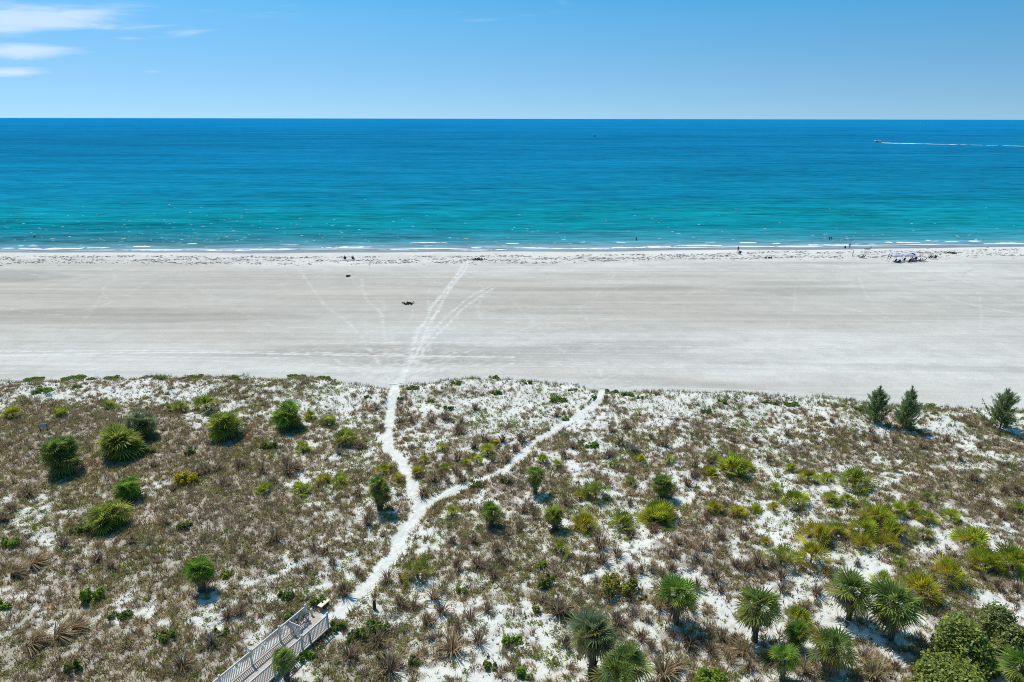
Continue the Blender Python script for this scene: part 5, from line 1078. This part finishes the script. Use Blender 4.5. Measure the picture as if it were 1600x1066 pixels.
bt = empty('motor_boat', P, math.pi + .02); tag(bt, once('white motor boat with hard top speeding left ahead of its wake'), 'boat'); bt.scale = (k,) * 3
hull(10, 2.8, 1.1).build('hull', M_HULL, bt); MB().box((-.3, 0, 3.0), (7.6, 2.5, .55)).build('hard_top', M_HULL, bt, bevel=.05); MB().box((.5, 0, 1.7), (1.6, 1.2, 1.2)).build('console', M_CLOTH3, bt, bevel=.05)
for a in (-2.6, 2.6):
    for b_ in (-1, 1): MB().tube([(a, b_, 1.0), (a * .9, b_, 2.9)], .07, 6).build('support', M_GREYM, bt)
MB().box((-5.2, -.4, 1.0), (.6, .5, 1.4)).box((-5.2, .5, 1.0), (.6, .5, 1.4)).build('outboard_motor', M_BLACK, bt, bevel=.05)
# wake
A = unproj(1376, 223.4, SEA_Z); B = unproj(1650, 229.8, SEA_Z); n = 260; V = []; Fq = []
for i in range(n + 1):
    t = i / n; c = A + (B - A) * t; w = (3.0 + 2.5 * t + 7.0 * vnoise(t * 40, 0, 5) * (1 - .8 * t)) * (1.5 if t < .25 else 1.0)
    V += [(c[0], c[1] - w, SEA_Z + .05), (c[0], c[1] + w, SEA_Z + .10)]
for i in range(n):
    if vnoise(i * .35, 9, 3) > .30 + .30 * i / n or i < 60: Fq.append((2 * i, 2 * i + 2, 2 * i + 3, 2 * i + 1))
tag(link('boat_wake', mesh_np('boat_wake', np.array(V), np.array(Fq)), M_FOAM), 'long white wake trailing behind the white motor boat', 'wake', kind='stuff')
P = unproj(929, 213.4, SEA_Z); k = px_to_m(P, 4.2) / 5.0
b2 = empty('fishing_boat', P, .1); tag(b2, once('small dark fishing boat far out on the open blue water'), 'boat'); b2.scale = (k,) * 3
hull(5, 2, .8).build('hull', M_NAVY, b2); MB().box((.2, 0, 1.4), (1.4, 1.3, 1.2)).build('cabin', M_NAVY, b2, bevel=.05); MB().tube([(.2, 0, 2), (.2, 0, 3.0)], .05, 6).build('mast', M_BLACK, b2)
P = unproj(1439, 192, SEA_Z); k = px_to_m(P, 4.6) / 12.0
b3 = empty('sailing_boat', P, .3); tag(b3, once('tiny white sailing boat just below the horizon'), 'boat'); b3.scale = (k,) * 3
hull(8, 2.4, .9).build('hull', M_HULL, b3); MB().tube([(0, 0, .5), (0, 0, 12)], .10, 6).build('mast', M_GREYM, b3)
MB().add([(-.1, .03, 1.6), (-3.4, .35, 1.7), (-.1, .03, 11.8), (-.1, -.03, 1.6), (-3.4, .29, 1.7), (-.1, -.03, 11.8)], [(0, 1, 2), (5, 4, 3), (0, 3, 4, 1), (1, 4, 5, 2), (2, 5, 3, 0)]).build('mainsail', M_SAIL, b3)
MB().add([(.1, .03, 1.3), (3.8, .2, 1.3), (.1, .03, 10.2), (.1, -.03, 1.3), (3.8, .14, 1.3), (.1, -.03, 10.2)], [(0, 1, 2), (5, 4, 3), (0, 3, 4, 1), (1, 4, 5, 2), (2, 5, 3, 0)]).build('foresail', M_SAIL, b3)

# ------------------------------------------------------------------ light and sky
SUN_EL, SUN_AZ = R(61), R(-42)      # azimuth from straight ahead (+Y), minus = to the left
sd_ = Vector((math.sin(SUN_AZ) * math.cos(SUN_EL), math.cos(SUN_AZ) * math.cos(SUN_EL), math.sin(SUN_EL)))
sl = bpy.data.lights.new('sun', 'SUN'); sl.energy = 4.2; sl.angle = R(.5); sl.color = (1.0, .955, .89)
so = bpy.data.objects.new('sun', sl); col.objects.link(so); so.rotation_euler = (-sd_).to_track_quat('-Z', 'Y').to_euler()
w = bpy.data.worlds.new('World'); scene.world = w; w.use_nodes = True; nt = w.node_tree; lk = nt.links
for n in list(nt.nodes): nt.nodes.remove(n)
out = N(nt, 'ShaderNodeOutputWorld'); bg = N(nt, 'ShaderNodeBackground'); bg.inputs['Strength'].default_value = .115
sky = N(nt, 'ShaderNodeTexSky', sky_type='NISHITA'); sky.sun_disc = False; sky.sun_elevation = SUN_EL; sky.sun_rotation = SUN_AZ
sky.altitude = 0; sky.air_density = 1.0; sky.dust_density = .3; sky.ozone_density = 1.6
tc = N(nt, 'ShaderNodeTexCoord')
sep = N(nt, 'ShaderNodeSeparateXYZ'); lk.new(tc.outputs['Generated'], sep.inputs[0])
def mt(op, a, b_=None, c=None):
    n = N(nt, 'ShaderNodeMath', operation=op)
    for k, v in enumerate((a, b_, c)):
        if v is None: continue
        if isinstance(v, (int, float)): n.inputs[k].default_value = v
        else: lk.new(v, n.inputs[k])
    return n.outputs[0]
# clearer air: the pale belt at the horizon is narrow
zz = mt('ADD', mt('MULTIPLY', mt('MAXIMUM', sep.outputs['Z'], 0.0), 2.3), .19); cmb = N(nt, 'ShaderNodeCombineXYZ'); lk.new(sep.outputs['X'], cmb.inputs[0]); lk.new(sep.outputs['Y'], cmb.inputs[1]); lk.new(zz, cmb.inputs[2])
nv = N(nt, 'ShaderNodeVectorMath', operation='NORMALIZE'); lk.new(cmb.outputs[0], nv.inputs[0]); lk.new(nv.outputs[0], sky.inputs['Vector'])
hsv = N(nt, 'ShaderNodeHueSaturation'); lk.new(mt('MINIMUM', mt('ADD', 1.08, mt('MULTIPLY', mt('MAXIMUM', sep.outputs['Z'], 0.0), 2.0)), 1.4), hsv.inputs['Saturation']); hsv.inputs['Hue'].default_value = .479; lk.new(mt('MINIMUM', mt('ADD', 1.12, mt('MULTIPLY', mt('MAXIMUM', sep.outputs['Z'], 0.0), 2.4)), 1.42), hsv.inputs['Value']); lk.new(sky.outputs['Color'], hsv.inputs['Color'])
# thin streaks of high cloud, low over the sea to the left
ys = mt('MAXIMUM', sep.outputs['Y'], .02); U = mt('DIVIDE', sep.outputs['X'], ys); Vv = mt('DIVIDE', sep.outputs['Z'], ys)
cv = N(nt, 'ShaderNodeCombineXYZ'); lk.new(U, cv.inputs[0]); lk.new(Vv, cv.inputs[1])
mp = N(nt, 'ShaderNodeMapping'); mp.inputs['Scale'].default_value = (6, 55, 1); mp.inputs['Rotation'].default_value = (0, 0, R(2)); lk.new(cv.outputs[0], mp.inputs['Vector'])
cn = N(nt, 'ShaderNodeTexNoise', i_Scale=1.0, i_Detail=7.0, i_Roughness=.6, i_Distortion=.8); lk.new(mp.outputs[0], cn.inputs['Vector'])
tot = None
for cx_, cy_, rx, ry, st in [(55, 27, 230, 32, 1.2), (10, 44, 120, 20, .9), (40, 80, 115, 18, 1.15), (25, 114, 85, 10, 1.1), (205, 60, 60, 5, .5), (240, 112, 34, 6, .5), (300, 52, 40, 9, .35), (120, 10, 150, 12, .7), (560, 20, 200, 10, .12)]:
    d = ray(cx_, cy_); u_, v_ = d[0] / d[1], d[2] / d[1]; d2 = ray(cx_ + rx, cy_); d3 = ray(cx_, cy_ - ry); ru = abs(d2[0] / d2[1] - u_); rv = abs(d3[2] / d3[1] - v_)
    a = mt('DIVIDE', mt('SUBTRACT', U, float(u_)), float(ru)); b_ = mt('DIVIDE', mt('SUBTRACT', Vv, float(v_)), float(rv))
    e = mt('SUBTRACT', 1.0, mt('SQRT', mt('ADD', mt('MULTIPLY', a, a), mt('MULTIPLY', b_, b_))))
    e = mt('MULTIPLY', e, st); tot = e if tot is None else mt('MAXIMUM', tot, e)
# only ahead of the drone
cl = mt('ADD', tot, mt('MULTIPLY', mt('SUBTRACT', cn.outputs['Fac'], .5), 2.0)); mr = N(nt, 'ShaderNodeMapRange', interpolation_type='SMOOTHSTEP'); lk.new(cl, mr.inputs['Value']); mr.inputs['From Min'].default_value = .05; mr.inputs['From Max'].default_value = 1.0
mr.inputs['To Max'].default_value = .62
fac = mt('MULTIPLY', mr.outputs['Result'], mt('GREATER_THAN', sep.outputs['Y'], .05))
mx = N(nt, 'ShaderNodeMix', data_type='RGBA'); lk.new(fac, mx.inputs[0]); lk.new(hsv.outputs['Color'], mx.inputs[6]); mx.inputs[7].default_value = (7.2, 8.0, 9.0, 1)
lk.new(mx.outputs[2], bg.inputs['Color']); lk.new(bg.outputs['Background'], out.inputs['Surface'])
vs = scene.view_settings; vs.view_transform = 'Standard'; vs.look = 'None'; vs.exposure = 0.0; vs.gamma = 1; vs.use_curve_mapping = False
scene.render.engine = 'CYCLES'
scene.cycles.max_bounces = 6; scene.cycles.diffuse_bounces = 3; scene.cycles.glossy_bounces = 3; scene.cycles.transmission_bounces = 3; scene.cycles.transparent_max_bounces = 4
scene.cycles.use_denoising = False; scene.cycles.pixel_filter_type = 'BLACKMAN_HARRIS'; scene.cycles.filter_width = 1.0
